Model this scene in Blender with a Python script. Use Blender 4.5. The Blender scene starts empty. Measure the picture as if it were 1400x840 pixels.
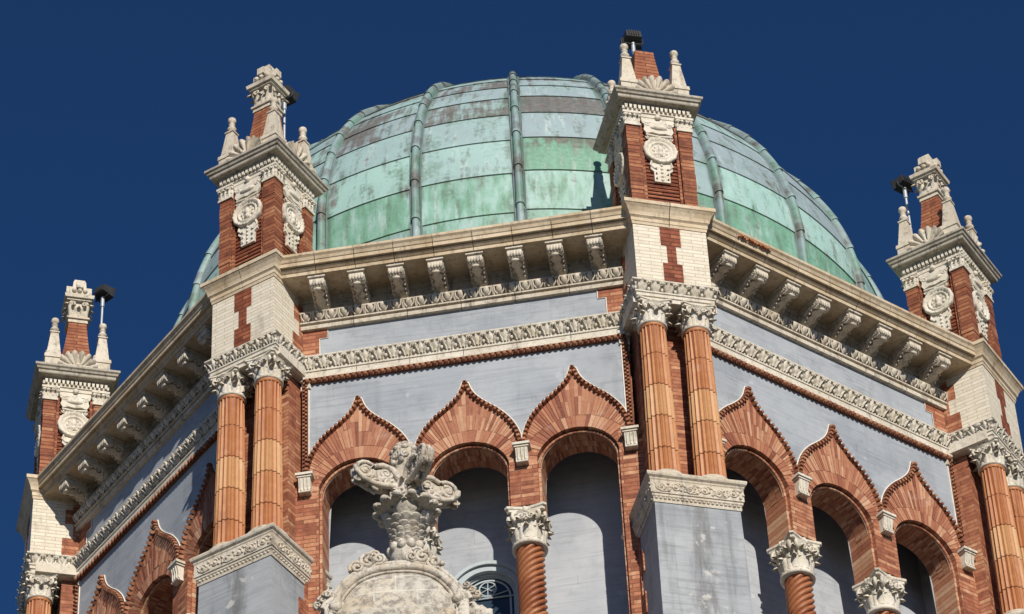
import bpy, bmesh, math, random
from mathutils import Vector, Matrix
random.seed(7)
PI = math.pi
sin, cos, rad = math.sin, math.cos, math.radians
scene = bpy.context.scene
col = scene.collection

# ------------------------------------------------------------------ camera
CAM = (5.8343, -44.6784, -30.7129)
YAW, PITCH, ROLL = -0.13495, 0.74321, -0.05242
fwd = Vector((sin(YAW) * cos(PITCH), cos(YAW) * cos(PITCH), sin(PITCH)))
r0 = Vector((cos(YAW), -sin(YAW), 0)); u0 = r0.cross(fwd)
rt = r0 * cos(ROLL) + u0 * sin(ROLL); up = u0 * cos(ROLL) - r0 * sin(ROLL)
cd = bpy.data.cameras.new('camera'); cam = bpy.data.objects.new('camera', cd); col.objects.link(cam)
cd.sensor_fit = 'HORIZONTAL'; cd.sensor_width = 36; cd.lens = 4877.63 / 1400 * 36
cd.clip_start = 0.5; cd.clip_end = 6000
cam.matrix_world = Matrix(((rt.x, up.x, -fwd.x, CAM[0]), (rt.y, up.y, -fwd.y, CAM[1]), (rt.z, up.z, -fwd.z, CAM[2]), (0, 0, 0, 1)))
scene.camera = cam

# ------------------------------------------------------------------ light
SUN_AZ, SUN_EL = 22.0, 30.0            # azimuth from -Y towards +X
w = bpy.data.worlds.new('World'); scene.world = w; w.use_nodes = True
nt = w.node_tree; nt.nodes.clear()
sky = nt.nodes.new('ShaderNodeTexSky'); sky.sky_type = 'NISHITA'; sky.sun_disc = False
sky.sun_elevation = rad(SUN_EL); sky.sun_rotation = rad(180 - SUN_AZ)
sky.altitude = 2500; sky.air_density = 0.9; sky.dust_density = 0.05; sky.ozone_density = 4.0
hs = nt.nodes.new('ShaderNodeHueSaturation'); hs.inputs['Saturation'].default_value = 1.19; hs.inputs['Hue'].default_value = 0.506
bg = nt.nodes.new('ShaderNodeBackground'); bg.inputs['Strength'].default_value = 0.076
wo = nt.nodes.new('ShaderNodeOutputWorld')
nt.links.new(sky.outputs[0], hs.inputs['Color']); nt.links.new(hs.outputs[0], bg.inputs[0]); nt.links.new(bg.outputs[0], wo.inputs[0])
sd = bpy.data.lights.new('sun', 'SUN'); sd.energy = 5.0; sd.angle = rad(0.53); sd.color = (1.0, 0.93, 0.82)
sun = bpy.data.objects.new('sun', sd); col.objects.link(sun)
sv = Vector((sin(rad(SUN_AZ)) * cos(rad(SUN_EL)), -cos(rad(SUN_AZ)) * cos(rad(SUN_EL)), sin(rad(SUN_EL))))
sun.rotation_euler = sv.to_track_quat('Z', 'Y').to_euler(); sun.location = (20, -50, 40)
vs = scene.view_settings; vs.view_transform = 'Standard'; vs.look = 'None'; vs.exposure = -0.06; vs.gamma = 1.0; vs.use_curve_mapping = False
scene.cycles.diffuse_bounces = 2

# ------------------------------------------------------------------ node helper
class NT:
    def __init__(s, name):
        s.m = bpy.data.materials.new(name); s.m.use_nodes = True
        s.t = s.m.node_tree; s.b = s.t.nodes['Principled BSDF']
        s.b.inputs['Roughness'].default_value = 0.85
        s.b.inputs['Specular IOR Level'].default_value = 0.3
    def n(s, typ, **kw):
        nd = s.t.nodes.new('ShaderNode' + typ)
        for k, v in kw.items():
            if k in nd.bl_rna.properties and k != 'inputs': setattr(nd, k, v)
            else: s.set(nd.inputs[k.replace('_', ' ')], v)
        return nd
    def set(s, inp, v):
        if isinstance(v, bpy.types.NodeSocket): s.t.links.new(v, inp)
        else: inp.default_value = v
    def math(s, op, a, b=0.0, c=0.0):
        nd = s.t.nodes.new('ShaderNodeMath'); nd.operation = op
        for i, v in enumerate((a, b, c)): s.set(nd.inputs[i], v)
        return nd.outputs[0]
    def noise(s, vec, scale, detail=4, rough=0.6, dist=0.0):
        nd = s.t.nodes.new('ShaderNodeTexNoise'); s.set(nd.inputs['Vector'], vec)
        nd.inputs['Scale'].default_value = scale; nd.inputs['Detail'].default_value = detail
        nd.inputs['Roughness'].default_value = rough; nd.inputs['Distortion'].default_value = dist
        return nd.outputs['Fac']
    def ramp(s, fac, stops, interp='LINEAR'):
        nd = s.t.nodes.new('ShaderNodeValToRGB'); s.set(nd.inputs[0], fac); cr = nd.color_ramp; cr.interpolation = interp
        while len(cr.elements) < len(stops): cr.elements.new(0.5)
        for e, (p, c) in zip(cr.elements, stops): e.position = p; e.color = c if len(c) == 4 else (*c, 1)
        return nd.outputs[0]
    def mix(s, fac, a, b, mode='MIX'):
        nd = s.t.nodes.new('ShaderNodeMix'); nd.data_type = 'RGBA'; nd.blend_type = mode
        s.set(nd.inputs[0], fac)
        for i, v in ((6, a), (7, b)):
            if isinstance(v, tuple) and len(v) == 3: v = (*v, 1)
            s.set(nd.inputs[i], v)
        return nd.outputs[2]
    def sstep(s, v, a, b):
        nd = s.t.nodes.new('ShaderNodeMapRange'); nd.interpolation_type = 'SMOOTHSTEP'
        s.set(nd.inputs[0], v); nd.inputs[1].default_value = a; nd.inputs[2].default_value = b
        return nd.outputs[0]
    def coord(s, scale=(1, 1, 1), kind='Object'):
        tc = s.t.nodes.new('ShaderNodeTexCoord'); mp = s.t.nodes.new('ShaderNodeMapping')
        mp.inputs['Scale'].default_value = scale
        oi = s.t.nodes.new('ShaderNodeObjectInfo')
        ad = s.t.nodes.new('ShaderNodeVectorMath'); ad.operation = 'SCALE'; ad.inputs[0].default_value = (13.7, 7.1, 0.0)
        s.t.links.new(oi.outputs['Random'], ad.inputs['Scale'])
        v2 = s.t.nodes.new('ShaderNodeVectorMath'); v2.operation = 'ADD'
        s.t.links.new(tc.outputs[kind], mp.inputs[0]); s.t.links.new(mp.outputs[0], v2.inputs[0]); s.t.links.new(ad.outputs[0], v2.inputs[1])
        return v2.outputs[0]
    def attr(s, name):
        nd = s.t.nodes.new('ShaderNodeAttribute'); nd.attribute_name = name; return nd
    def out(s, color=None, bump=None, bstr=0.3, bdist=0.01, rough=None):
        if color is not None: s.set(s.b.inputs['Base Color'], color)
        if rough is not None: s.set(s.b.inputs['Roughness'], rough)
        if bump is not None:
            bn = s.t.nodes.new('ShaderNodeBump'); bn.inputs['Strength'].default_value = bstr; bn.inputs['Distance'].default_value = bdist
            s.set(bn.inputs['Height'], bump); s.t.links.new(bn.outputs[0], s.b.inputs['Normal'])
        return s.m

def mat_stone(name, base, dark, warm, stain=0.5, bumpy=0.5, bdist=0.007):
    k = NT(name); v = k.coord(); t = k.attr('tint').outputs['Fac']
    n1 = k.noise(v, 3.0, 5); n2 = k.noise(v, 22, 5, 0.7); n3 = k.noise(k.coord((7, 7, 0.8)), 1.6, 4, 0.65)
    c = k.mix(k.sstep(n1, 0.35, 0.7), base, warm)
    c = k.mix(k.math('MULTIPLY', k.sstep(n3, 0.5, 0.78), stain), c, dark)
    c = k.mix(k.math('MULTIPLY', k.sstep(n2, 0.52, 0.75), stain * 0.8), c, dark)
    n4 = k.noise(k.coord(), 9, 6, 0.72); c = k.mix(k.math('MULTIPLY', k.sstep(n4, 0.53, 0.66), stain * 0.75), c, dark)
    c = k.mix(1.0, c, k.ramp(t, [(0, (0.74, 0.72, 0.70)), (1, (1.0, 1.0, 1.0))]), 'MULTIPLY')
    return k.out(c, k.math('ADD', n2, k.math('MULTIPLY', n1, 0.6)), bumpy, bdist, 0.8)

def mat_brick(name, cols, mortar, bw, bh, msize=0.006, bump=0.7):
    k = NT(name)
    tc = k.t.nodes.new('ShaderNodeTexCoord'); sp = k.t.nodes.new('ShaderNodeSeparateXYZ'); k.t.links.new(tc.outputs['Object'], sp.inputs[0])
    sn = k.t.nodes.new('ShaderNodeSeparateXYZ'); k.t.links.new(tc.outputs['Normal'], sn.inputs[0])
    side = k.math('GREATER_THAN', k.math('ABSOLUTE', sn.outputs[0]), 0.6)
    u = k.math('ADD', k.math('MULTIPLY', sp.outputs[0], k.math('SUBTRACT', 1.0, side)), k.math('MULTIPLY', sp.outputs[1], side))
    wob = k.math('MULTIPLY', k.math('SUBTRACT', k.noise(tc.outputs['Object'], 5, 2), 0.5), 0.012)
    cb = k.t.nodes.new('ShaderNodeCombineXYZ'); k.set(cb.inputs[0], u); k.set(cb.inputs[1], k.math('ADD', sp.outputs[2], wob))
    br = k.t.nodes.new('ShaderNodeTexBrick'); k.t.links.new(cb.outputs[0], br.inputs['Vector'])
    br.inputs['Scale'].default_value = 1; br.inputs['Brick Width'].default_value = bw; br.inputs['Row Height'].default_value = bh
    br.inputs['Mortar Size'].default_value = msize; br.inputs['Mortar Smooth'].default_value = 0.3; br.inputs['Bias'].default_value = 0.0
    br.inputs['Color1'].default_value = (0, 0, 0, 1); br.inputs['Color2'].default_value = (1, 1, 1, 1); br.inputs['Mortar'].default_value = (0.5, 0.5, 0.5, 1)
    v = tc.outputs['Object']
    n1 = k.noise(v, 9, 4); n2 = k.noise(v, 60, 3)
    f = k.math('ADD', k.math('ADD', k.math('MULTIPLY', br.outputs['Color'], 0.62), 0.17), k.math('MULTIPLY', k.math('SUBTRACT', n1, 0.5), 1.1))
    st = [(i / (len(cols) - 1), c) for i, c in enumerate(cols)]
    c = k.ramp(f, st)
    c = k.mix(k.math('MULTIPLY', k.sstep(n2, 0.5, 0.8), 0.35), c, tuple(x * 0.45 for x in cols[0]))
    n3 = k.noise(k.coord((2, 2, .6)), 1.6, 5, .7); n4 = k.noise(k.coord((1, 1, 1)), 2.0, 5, .7)
    c = k.mix(k.math('MULTIPLY', k.sstep(n3, .54, .74), .5), c, tuple(x * .4 for x in cols[0]))
    c = k.mix(k.math('MULTIPLY', k.sstep(n4, .58, .74), .3), c, tuple(min(1, x * 1.1) for x in cols[-1]))
    c = k.mix(k.math('MULTIPLY', br.outputs['Fac'], 0.75), c, mortar)
    h = k.math('ADD', k.math('MULTIPLY', k.math('SUBTRACT', 1.0, br.outputs['Fac']), 1.0), k.math('MULTIPLY', n2, 0.5))
    return k.out(c, h, bump, 0.007, 0.8)

def mat_tint(name, cols, dark, sc=14, bump=0.5, gloss=0.75):
    """terracotta pieces coloured one by one through the face attribute 'tint'"""
    k = NT(name); v = k.coord(); t = k.attr('tint').outputs['Fac']
    n1 = k.noise(v, sc, 5, 0.65); n2 = k.noise(v, sc * 4, 4)
    f = k.math('ADD', t, k.math('MULTIPLY', k.math('SUBTRACT', n1, 0.5), 0.5))
    c = k.ramp(f, [(i / (len(cols) - 1), c) for i, c in enumerate(cols)])
    c = k.mix(k.math('MULTIPLY', k.sstep(n2, 0.5, 0.78), 0.4), c, dark)
    n3 = k.noise(k.coord((3, 3, .7)), 1.5, 5, .7); n4 = k.noise(v, 2.2, 5, .7)
    c = k.mix(k.math('MULTIPLY', k.sstep(n3, .54, .72), .55), c, dark)
    c = k.mix(k.math('MULTIPLY', k.sstep(n4, .58, .74), .35), c, (.60, .46, .36))
    return k.out(c, k.math('ADD', n1, n2), bump, 0.006, gloss)

def mat_stucco(name, base, light, dark, streak):
    k = NT(name); v = k.coord(); vh = k.coord((0.5, 0.5, 9))
    n1 = k.noise(v, 1.1, 6, 0.6); n2 = k.noise(vh, 3.0, 5, 0.6); n3 = k.noise(k.coord((5, 5, 0.35)), 1.3, 5, 0.6); n4 = k.noise(v, 30, 4)
    c = k.mix(k.sstep(n1, 0.36, 0.62), base, light)
    c = k.mix(k.math('MULTIPLY', k.sstep(n2, 0.46, 0.66), 0.6), c, dark)
    n6 = k.noise(v, 5, 6, 0.7)
    c = k.mix(k.math('MULTIPLY', k.sstep(n6, 0.5, 0.66), 0.35), c, tuple(x * 0.8 for x in dark))
    c = k.mix(k.math('MULTIPLY', k.sstep(n3, 0.52, 0.75), streak), c, tuple(x * 0.62 for x in dark))
    n7 = k.noise(k.coord((1, 1, 1)), 0.9, 2, 0.4)
    c = k.mix(k.math('MULTIPLY', k.sstep(n7, 0.52, 0.56), 0.30), c, tuple(x * 1.12 for x in light))
    n5 = k.noise(v, 2.3, 3, 0.5)
    c = k.mix(k.math('MULTIPLY', k.sstep(n5, 0.66, 0.72), 0.45), c, tuple(min(1, x * 1.35) for x in light))
    # hair cracks along the block courses
    tc = k.t.nodes.new('ShaderNodeTexCoord'); sp = k.t.nodes.new('ShaderNodeSeparateXYZ'); k.t.links.new(tc.outputs['Object'], sp.inputs[0])
    cb = k.t.nodes.new('ShaderNodeCombineXYZ'); k.set(cb.inputs[0], k.math('ADD', sp.outputs[0], sp.outputs[1]))
    k.set(cb.inputs[1], k.math('ADD', sp.outputs[2], k.math('MULTIPLY', k.math('SUBTRACT', n1, 0.5), 0.03)))
    br = k.t.nodes.new('ShaderNodeTexBrick'); k.t.links.new(cb.outputs[0], br.inputs['Vector'])
    br.inputs['Scale'].default_value = 1; br.inputs['Brick Width'].default_value = 0.95; br.inputs['Row Height'].default_value = 0.31; br.inputs['Mortar Size'].default_value = 0.004
    br.inputs['Mortar Smooth'].default_value = 0.4
    crack = k.math('MULTIPLY', br.outputs['Fac'], k.math('MULTIPLY', k.sstep(n5, 0.46, 0.66), 0.45))
    c = k.mix(crack, c, tuple(x * 0.4 for x in dark))
    h = k.math('SUBTRACT', k.math('ADD', n2, k.math('MULTIPLY', n4, 0.4)), crack)
    if name.startswith('stained'):
        ax = k.math('ABSOLUTE', k.math('ADD', sp.outputs[0], k.math('MULTIPLY', k.math('SUBTRACT', k.noise(k.coord((1, 1, .5)), 2.2, 5, .65), .5), .55)))
        st = k.math('SUBTRACT', 1.0, k.sstep(ax, .05, .26))
        st = k.math('MULTIPLY', st, k.sstep(k.noise(k.coord((5, 5, .8)), 2.0, 5, .7), .30, .62))
        c = k.mix(k.math('MULTIPLY', st, .62), c, (0.105, 0.10, 0.095))
        wp = k.math('MULTIPLY', k.sstep(k.noise(v, 4.2, 4, .55), .60, .66), k.math('SUBTRACT', 1.0, k.sstep(ax, .18, .5)))
        c = k.mix(k.math('MULTIPLY', wp, .7), c, (0.55, 0.54, 0.50))
    return k.out(c, h, 0.35, 0.006, 0.75)

def mat_copper(name='copper_patina', mul=1.0):
    k = NT(name); uv = k.t.nodes.new('ShaderNodeUVMap'); uv.uv_map = 'uv'
    def mp(sc):
        m = k.t.nodes.new('ShaderNodeMapping'); m.inputs['Scale'].default_value = sc; k.t.links.new(uv.outputs[0], m.inputs[0]); return m.outputs[0]
    t = k.attr('tint').outputs['Fac']; green = k.attr('green').outputs['Fac']; brown = k.attr('brown').outputs['Fac']; lip = k.attr('lip').outputs['Fac']
    na = k.noise(mp((1, 1, 1)), 1.6, 5, 0.6); nb = k.noise(mp((1.6, 0.35, 1)), 3.2, 5, 0.62); nc = k.noise(mp((1, 1, 1)), 11, 5, 0.65); nd = k.noise(mp((4.5, 0.5, 1)), 2.0, 4, 0.6)
    f = k.math('ADD', t, k.math('MULTIPLY', k.math('SUBTRACT', na, 0.5), 0.9))
    c = k.ramp(f, [(0, (0.285, 0.355, 0.385)), (0.45, (0.315, 0.45, 0.445)), (1, (0.36, 0.565, 0.51))])
    g = k.sstep(k.math('ADD', k.math('MULTIPLY', green, 0.85), k.math('MULTIPLY', k.math('SUBTRACT', nb, 0.5), 1.6)), 0.22, 0.75)
    c = k.mix(k.math('MULTIPLY', g, 0.80), c, k.ramp(nc, [(0.3, (0.075, 0.21, 0.125)), (0.7, (0.17, 0.43, 0.265))]))
    pale = k.sstep(nd, 0.52, 0.72)
    c = k.mix(k.math('MULTIPLY', pale, 0.65), c, (0.53, 0.64, 0.625))
    d2 = k.sstep(k.math('ADD', k.math('MULTIPLY', k.noise(mp((.8, .8, 1)), 0.9, 5, .68), 0.75), k.math('MULTIPLY', nc, 0.25)), 0.52, 0.64)
    c = k.mix(k.math('MULTIPLY', d2, 0.5), c, (0.13, 0.22, 0.16))
    d = k.sstep(k.math('ADD', k.math('ADD', k.math('MULTIPLY', nb, 0.5), k.math('MULTIPLY', nd, 0.22)), k.math('MULTIPLY', nc, 0.28)), 0.50, 0.62)
    c = k.mix(k.math('MULTIPLY', d, 0.74), c, (0.115, 0.15, 0.12))
    bt = k.sstep(k.math('ADD', k.math('ADD', k.math('MULTIPLY', brown, 0.74), k.math('MULTIPLY', k.math('SUBTRACT', k.noise(mp((.55, .8, 1)), 1.3, 5, .65), 0.5), 2.8)), k.math('MULTIPLY', k.math('SUBTRACT', nd, 0.5), 1.5)), 0.24, 0.70)
    c = k.mix(k.math('MULTIPLY', bt, 0.82), c, k.ramp(nc, [(0.35, (0.07, 0.055, 0.05)), (0.7, (0.19, 0.15, 0.13))]))
    # grime caught along the standing edges of each sheet
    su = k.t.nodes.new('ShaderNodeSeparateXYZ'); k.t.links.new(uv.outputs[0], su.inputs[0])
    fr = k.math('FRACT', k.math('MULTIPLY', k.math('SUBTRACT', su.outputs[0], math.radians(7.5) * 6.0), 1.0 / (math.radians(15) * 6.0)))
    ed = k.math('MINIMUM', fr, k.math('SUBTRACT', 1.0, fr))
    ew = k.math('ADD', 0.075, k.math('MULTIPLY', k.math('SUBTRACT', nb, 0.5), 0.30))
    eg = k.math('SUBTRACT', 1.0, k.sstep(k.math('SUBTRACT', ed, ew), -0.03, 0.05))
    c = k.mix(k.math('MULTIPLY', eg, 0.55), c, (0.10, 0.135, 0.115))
    spk = k.sstep(k.noise(mp((1, 1, 1)), 26, 3), 0.64, 0.74)
    c = k.mix(k.math('MULTIPLY', spk, 0.5), c, (0.10, 0.14, 0.12))
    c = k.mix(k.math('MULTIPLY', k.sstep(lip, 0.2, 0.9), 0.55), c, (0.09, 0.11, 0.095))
    if mul != 1.0: c = k.mix(1.0, c, (mul, mul * 1.02, mul * 1.02), 'MULTIPLY')
    k.b.inputs['Metallic'].default_value = 0.0
    k.b.inputs['Specular IOR Level'].default_value = 0.4
    return k.out(c, k.math('ADD', na, k.math('MULTIPLY', nc, 0.35)), 0.35, 0.03, 0.55)

def mat_plain(name, c, rough=0.6, metal=0.0, var=0.25):
    k = NT(name); n = k.noise(k.coord(), 8, 4)
    k.b.inputs['Metallic'].default_value = metal
    return k.out(k.mix(n, tuple(x * (1 - var) for x in c), tuple(min(1, x * (1 + var)) for x in c)), n, 0.2, 0.01, rough)

M = {}
M['stone'] = mat_stone('cream_terracotta', (0.66, 0.60, 0.50), (0.15, 0.13, 0.105), (0.58, 0.50, 0.39), 0.75, 0.6)
M['white'] = mat_stone('white_terracotta', (0.73, 0.68, 0.585), (0.21, 0.185, 0.145), (0.64, 0.575, 0.46), 0.6, 0.6)
M['cornice'] = mat_stone('ochre_cornice_terracotta', (0.66, 0.55, 0.40), (0.19, 0.13, 0.08), (0.54, 0.42, 0.27), 0.55, 0.35)
M['grey_stone'] = mat_stone('weathered_cap_stone', (0.50, 0.46, 0.39), (0.10, 0.092, 0.078), (0.42, 0.38, 0.31), 0.8)
M['urn'] = mat_stone('weathered_urn_stone', (0.66, 0.61, 0.53), (0.105, 0.092, 0.075), (0.56, 0.48, 0.37), 0.9, 0.8, 0.02)
def mat_panel():
    k = NT('jointed_panel_stone'); tc = k.t.nodes.new('ShaderNodeTexCoord'); sp = k.t.nodes.new('ShaderNodeSeparateXYZ'); k.t.links.new(tc.outputs['Object'], sp.inputs[0])
    v = k.coord(); n1 = k.noise(v, 2.6, 5, .65); n2 = k.noise(v, 9, 6, .75); n3 = k.noise(v, 1.1, 3)
    cb = k.t.nodes.new('ShaderNodeCombineXYZ'); wob = k.math('MULTIPLY', k.math('SUBTRACT', n2, .5), .03)
    k.set(cb.inputs[0], k.math('ADD', sp.outputs[0], wob)); k.set(cb.inputs[1], k.math('ADD', sp.outputs[2], wob))
    br = k.t.nodes.new('ShaderNodeTexBrick'); k.t.links.new(cb.outputs[0], br.inputs['Vector'])
    for nm, vv in (('Scale', 1), ('Brick Width', .52), ('Row Height', .27), ('Mortar Size', .013), ('Mortar Smooth', .5)): br.inputs[nm].default_value = vv
    br.inputs['Color1'].default_value = (0, 0, 0, 1); br.inputs['Color2'].default_value = (1, 1, 1, 1)
    c = k.ramp(k.math('ADD', k.math('MULTIPLY', br.outputs['Color'], .5), k.math('MULTIPLY', n3, .6)), [(.2, (.46, .43, .37)), (.55, (.58, .52, .42)), (.9, (.56, .44, .30))])
    c = k.mix(k.math('MULTIPLY', k.sstep(n2, .42, .60), .8), c, (.17, .155, .14))
    c = k.mix(k.math('MULTIPLY', k.sstep(n1, .5, .7), .5), c, (.66, .61, .53))
    c = k.mix(k.math('MULTIPLY', br.outputs['Fac'], k.math('ADD', .15, k.math('MULTIPLY', k.sstep(n1, .4, .6), .5))), c, (.68, .64, .56))
    return k.out(c, k.math('ADD', n2, k.math('MULTIPLY', br.outputs['Fac'], .3)), .4, .02, .85)
M['panel'] = mat_panel()
M['brick'] = mat_brick('red_roman_brick', [(0.16, 0.050, 0.028), (0.33, 0.11, 0.058), (0.46, 0.20, 0.105), (0.64, 0.40, 0.245)], (0.17, 0.08, 0.05), 0.36, 0.070, 0.007, 0.9)
M['brick_dark'] = mat_brick('dark_red_brick', [(0.13, 0.032, 0.017), (0.22, 0.058, 0.028), (0.32, 0.10, 0.048), (0.42, 0.17, 0.085)], (0.065, 0.028, 0.018), 0.55, 0.078, 0.010, 1.0)
M['brick_turret'] = mat_brick('turret_brick', [(0.14, 0.042, 0.024), (0.27, 0.085, 0.042), (0.38, 0.15, 0.072), (0.50, 0.26, 0.14)], (0.10, 0.04, 0.025), 0.62, 0.075, 0.009, 1.0)  # mortar colour darkened to stand for the shadow in the raked joints
M['cream_brick'] = mat_brick('cream_glazed_brick', [(0.58, 0.51, 0.40), (0.68, 0.61, 0.49), (0.72, 0.66, 0.54), (0.78, 0.72, 0.60)], (0.42, 0.36, 0.27), 0.32, 0.066, 0.006, 0.6)
M['vous'] = mat_tint('voussoir_brick', [(0.19, 0.06, 0.035), (0.36, 0.135, 0.075), (0.46, 0.215, 0.12), (0.60, 0.37, 0.235)], (0.15, 0.04, 0.018))
M['bead'] = mat_tint('red_terracotta_bead', [(0.15, 0.055, 0.030), (0.29, 0.115, 0.060), (0.43, 0.21, 0.115)], (0.10, 0.035, 0.02), 20)
M['shaft'] = mat_tint('orange_terracotta_shaft', [(0.25, 0.068, 0.030), (0.37, 0.125, 0.052), (0.46, 0.19, 0.075), (0.55, 0.31, 0.145)], (0.20, 0.065, 0.03), 9, 0.4, 0.5)
M['spiral'] = mat_tint('spiral_terracotta', [(0.20, 0.06, 0.028), (0.35, 0.125, 0.055), (0.48, 0.23, 0.11)], (0.10, 0.035, 0.02), 8, 0.4, 0.4)
M['mortar'] = mat_plain('mortar', (0.46, 0.32, 0.23), 0.9)
M['fillet'] = mat_plain('white_fillet', (0.74, 0.70, 0.62), 0.8)
M['stucco'] = mat_stucco('blue_grey_stucco', (0.30, 0.325, 0.36), (0.375, 0.40, 0.43), (0.245, 0.265, 0.29), 0.25)
M['dado'] = mat_stucco('stained_pedestal_stucco', (0.29, 0.31, 0.335), (0.38, 0.395, 0.415), (0.23, 0.24, 0.25), 0.6)
M['inner'] = mat_stucco('inner_wall_stucco', (0.36, 0.385, 0.425), (0.44, 0.46, 0.49), (0.30, 0.32, 0.36), 0.15)
M['copper'] = mat_copper(); M['rib_copper'] = mat_copper('rib_copper', 0.86)
M['lamp'] = mat_plain('black_lamp_housing', (0.032, 0.033, 0.034), 0.55, 0.0)
M['glass_lamp'] = mat_plain('lamp_glass', (0.06, 0.065, 0.07), 0.12)
M['pole'] = mat_plain('galvanised_pole', (0.42, 0.45, 0.50), 0.5, 0.3)
M['glass'] = mat_plain('dark_window_glass', (0.03, 0.05, 0.075), 0.15)
M['frame'] = mat_plain('pale_window_tracery', (0.42, 0.48, 0.50), 0.6)
M['rust'] = mat_plain('orange_broken_terracotta', (0.42, 0.17, 0.08), 0.9, 0, 0.45)
M['ground'] = mat_plain('paving', (0.115, 0.105, 0.085), 0.95)
M['roof'] = mat_plain('bounce_roof_tiles', (0.075, 0.058, 0.042), 0.9)
M['floor'] = mat_plain('light_stop_dark', (0.05, 0.05, 0.052), 0.9)

# ------------------------------------------------------------------ mesh builder; coordinates are (x lateral, n outward, z)
class MB:
    def __init__(s): s.v = []; s.f = []; s.t = []; s.sm = []; s.ex = {}; s.uv = []
    def add(s, vs, fs, tint=0.7, smooth=False):
        b = len(s.v); s.v += [tuple(p) for p in vs]
        for f in fs:
            s.f.append([b + i for i in f]); s.t.append(tint); s.sm.append(smooth)
    def merge(s, o, M4=None):
        b = len(s.v)
        s.v += [tuple(M4 @ Vector(p)) if M4 is not None else p for p in o.v]
        s.f += [[b + i for i in f] for f in o.f]; s.t += o.t; s.sm += o.sm
    def hexa(s, p, tint=0.7):      # 8 points: bottom loop, top loop
        s.add(p, [(0, 1, 2, 3), (4, 5, 6, 7), (0, 1, 5, 4), (1, 2, 6, 5), (2, 3, 7, 6), (3, 0, 4, 7)], tint)
    def box(s, x0, x1, n0, n1, z0, z1, tint=0.7):
        s.hexa([(x0, n0, z0), (x1, n0, z0), (x1, n1, z0), (x0, n1, z0), (x0, n0, z1), (x1, n0, z1), (x1, n1, z1), (x0, n1, z1)], tint)
    def frustum(s, c, b, h0, h1, z0, z1, tint=0.7):
        cx, cn = c
        s.hexa([(cx + i * h, cn + j * h, z) for z, h in ((z0, h0), (z1, h1)) for i, j in ((-1, -1), (1, -1), (1, 1), (-1, 1))], tint)
    def grid(s, rows, tint=0.7, smooth=True, wrap=False):
        nr, nc = len(rows), len(rows[0]); vs = [p for r in rows for p in r]; fs = []
        for i in range(nr - 1):
            for j in range(nc if wrap else nc - 1):
                k = (j + 1) % nc; fs.append((i * nc + j, i * nc + k, (i + 1) * nc + k, (i + 1) * nc + j))
        s.add(vs, fs, tint, smooth)
    def lathe(s, c, prof, n=16, tint=0.7, smooth=True, cap=True, rf=None):
        rows = []
        for r, z in prof:
            rows.append([(c[0] + (r * (rf(2 * PI * k / n, z) if rf else 1)) * cos(2 * PI * k / n), c[1] + (r * (rf(2 * PI * k / n, z) if rf else 1)) * sin(2 * PI * k / n), z) for k in range(n)])
        s.grid(rows, tint, smooth, True)
        if cap:
            s.add(rows[0], [tuple(range(n))], tint); s.add(rows[-1], [tuple(range(n))], tint)
    def ball(s, c, r, tint=0.7, n=8, m=5, squash=(1, 1, 1)):
        rows = []
        for i in range(m + 1):
            a = -PI / 2 + PI * i / m
            rows.append([(c[0] + squash[0] * r * max(cos(a), .02) * cos(2 * PI * k / n), c[1] + squash[1] * r * max(cos(a), .02) * sin(2 * PI * k / n), c[2] + squash[2] * r * sin(a)) for k in range(n)])
        s.grid(rows, tint, True, True)
    def tube(s, pts, r, n=6, tint=0.7, cap=True):
        P = [Vector(p) for p in pts]; rows = []; ref = None
        rr = r if isinstance(r, (list, tuple)) else [r] * len(P)
        for i, p in enumerate(P):
            d = (P[min(i + 1, len(P) - 1)] - P[max(i - 1, 0)]).normalized()
            if ref is None:
                ref = Vector((0, 0, 1)) if abs(d.z) < .9 else Vector((1, 0, 0))
            a = (ref - d * ref.dot(d)).normalized(); b = d.cross(a); ref = a
            rows.append([tuple(p + (a * cos(2 * PI * k / n) + b * sin(2 * PI * k / n)) * rr[i]) for k in range(n)])
        s.grid(rows, tint, True, True)
        if cap: s.add(rows[0], [tuple(range(n))], tint); s.add(rows[-1], [tuple(range(n))], tint)
    def sweep(s, path, prof, tint=0.7, caps=True, seg=None, gap=True):
        """profile [(out, z)] along a plan path [(x, n)]; outward = left side of travel when path goes -x to +x facing +n"""
        P = [Vector(p) for p in path]; N = len(P)
        nr = []
        for i in range(N - 1):
            d = (P[i + 1] - P[i]).normalized(); nr.append(Vector((-d.y, d.x)))
        rows = []
        for i in range(N):
            if i == 0: m = nr[0]
            elif i == N - 1: m = nr[-1]
            else:
                m = (nr[i - 1] + nr[i]).normalized(); m = m / max(.2, m.dot(nr[i]))
            rows.append([(P[i].x + m.x * o, P[i].y + m.y * o, z) for o, z in prof])
        for i in range(N - 1):
            A, B = rows[i], rows[i + 1]
            L = (P[i + 1] - P[i]).length; k = max(1, int(round(L / seg))) if seg else 1
            for q in range(k):
                g0 = 0.005 / L if (gap and seg and q > 0) else 0; g1 = 0.005 / L if (gap and seg and q < k - 1) else 0
                a, b = q / k + g0, (q + 1) / k - g1
                ra = [tuple(Vector(u).lerp(Vector(v), a)) for u, v in zip(A, B)]; rb = [tuple(Vector(u).lerp(Vector(v), b)) for u, v in zip(A, B)]
                tt = tint if not seg else min(1, max(0, tint + random.uniform(-.3, .3)))
                s.grid([ra, rb], tt, False)
                if seg and gap and k > 1:
                    s.add(ra, [tuple(range(len(ra)))], tt); s.add(rb, [tuple(range(len(rb)))], tt)
        if caps:
            s.add(rows[0], [tuple(range(len(prof)))], tint); s.add(rows[-1], [tuple(range(len(prof)))], tint)
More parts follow.
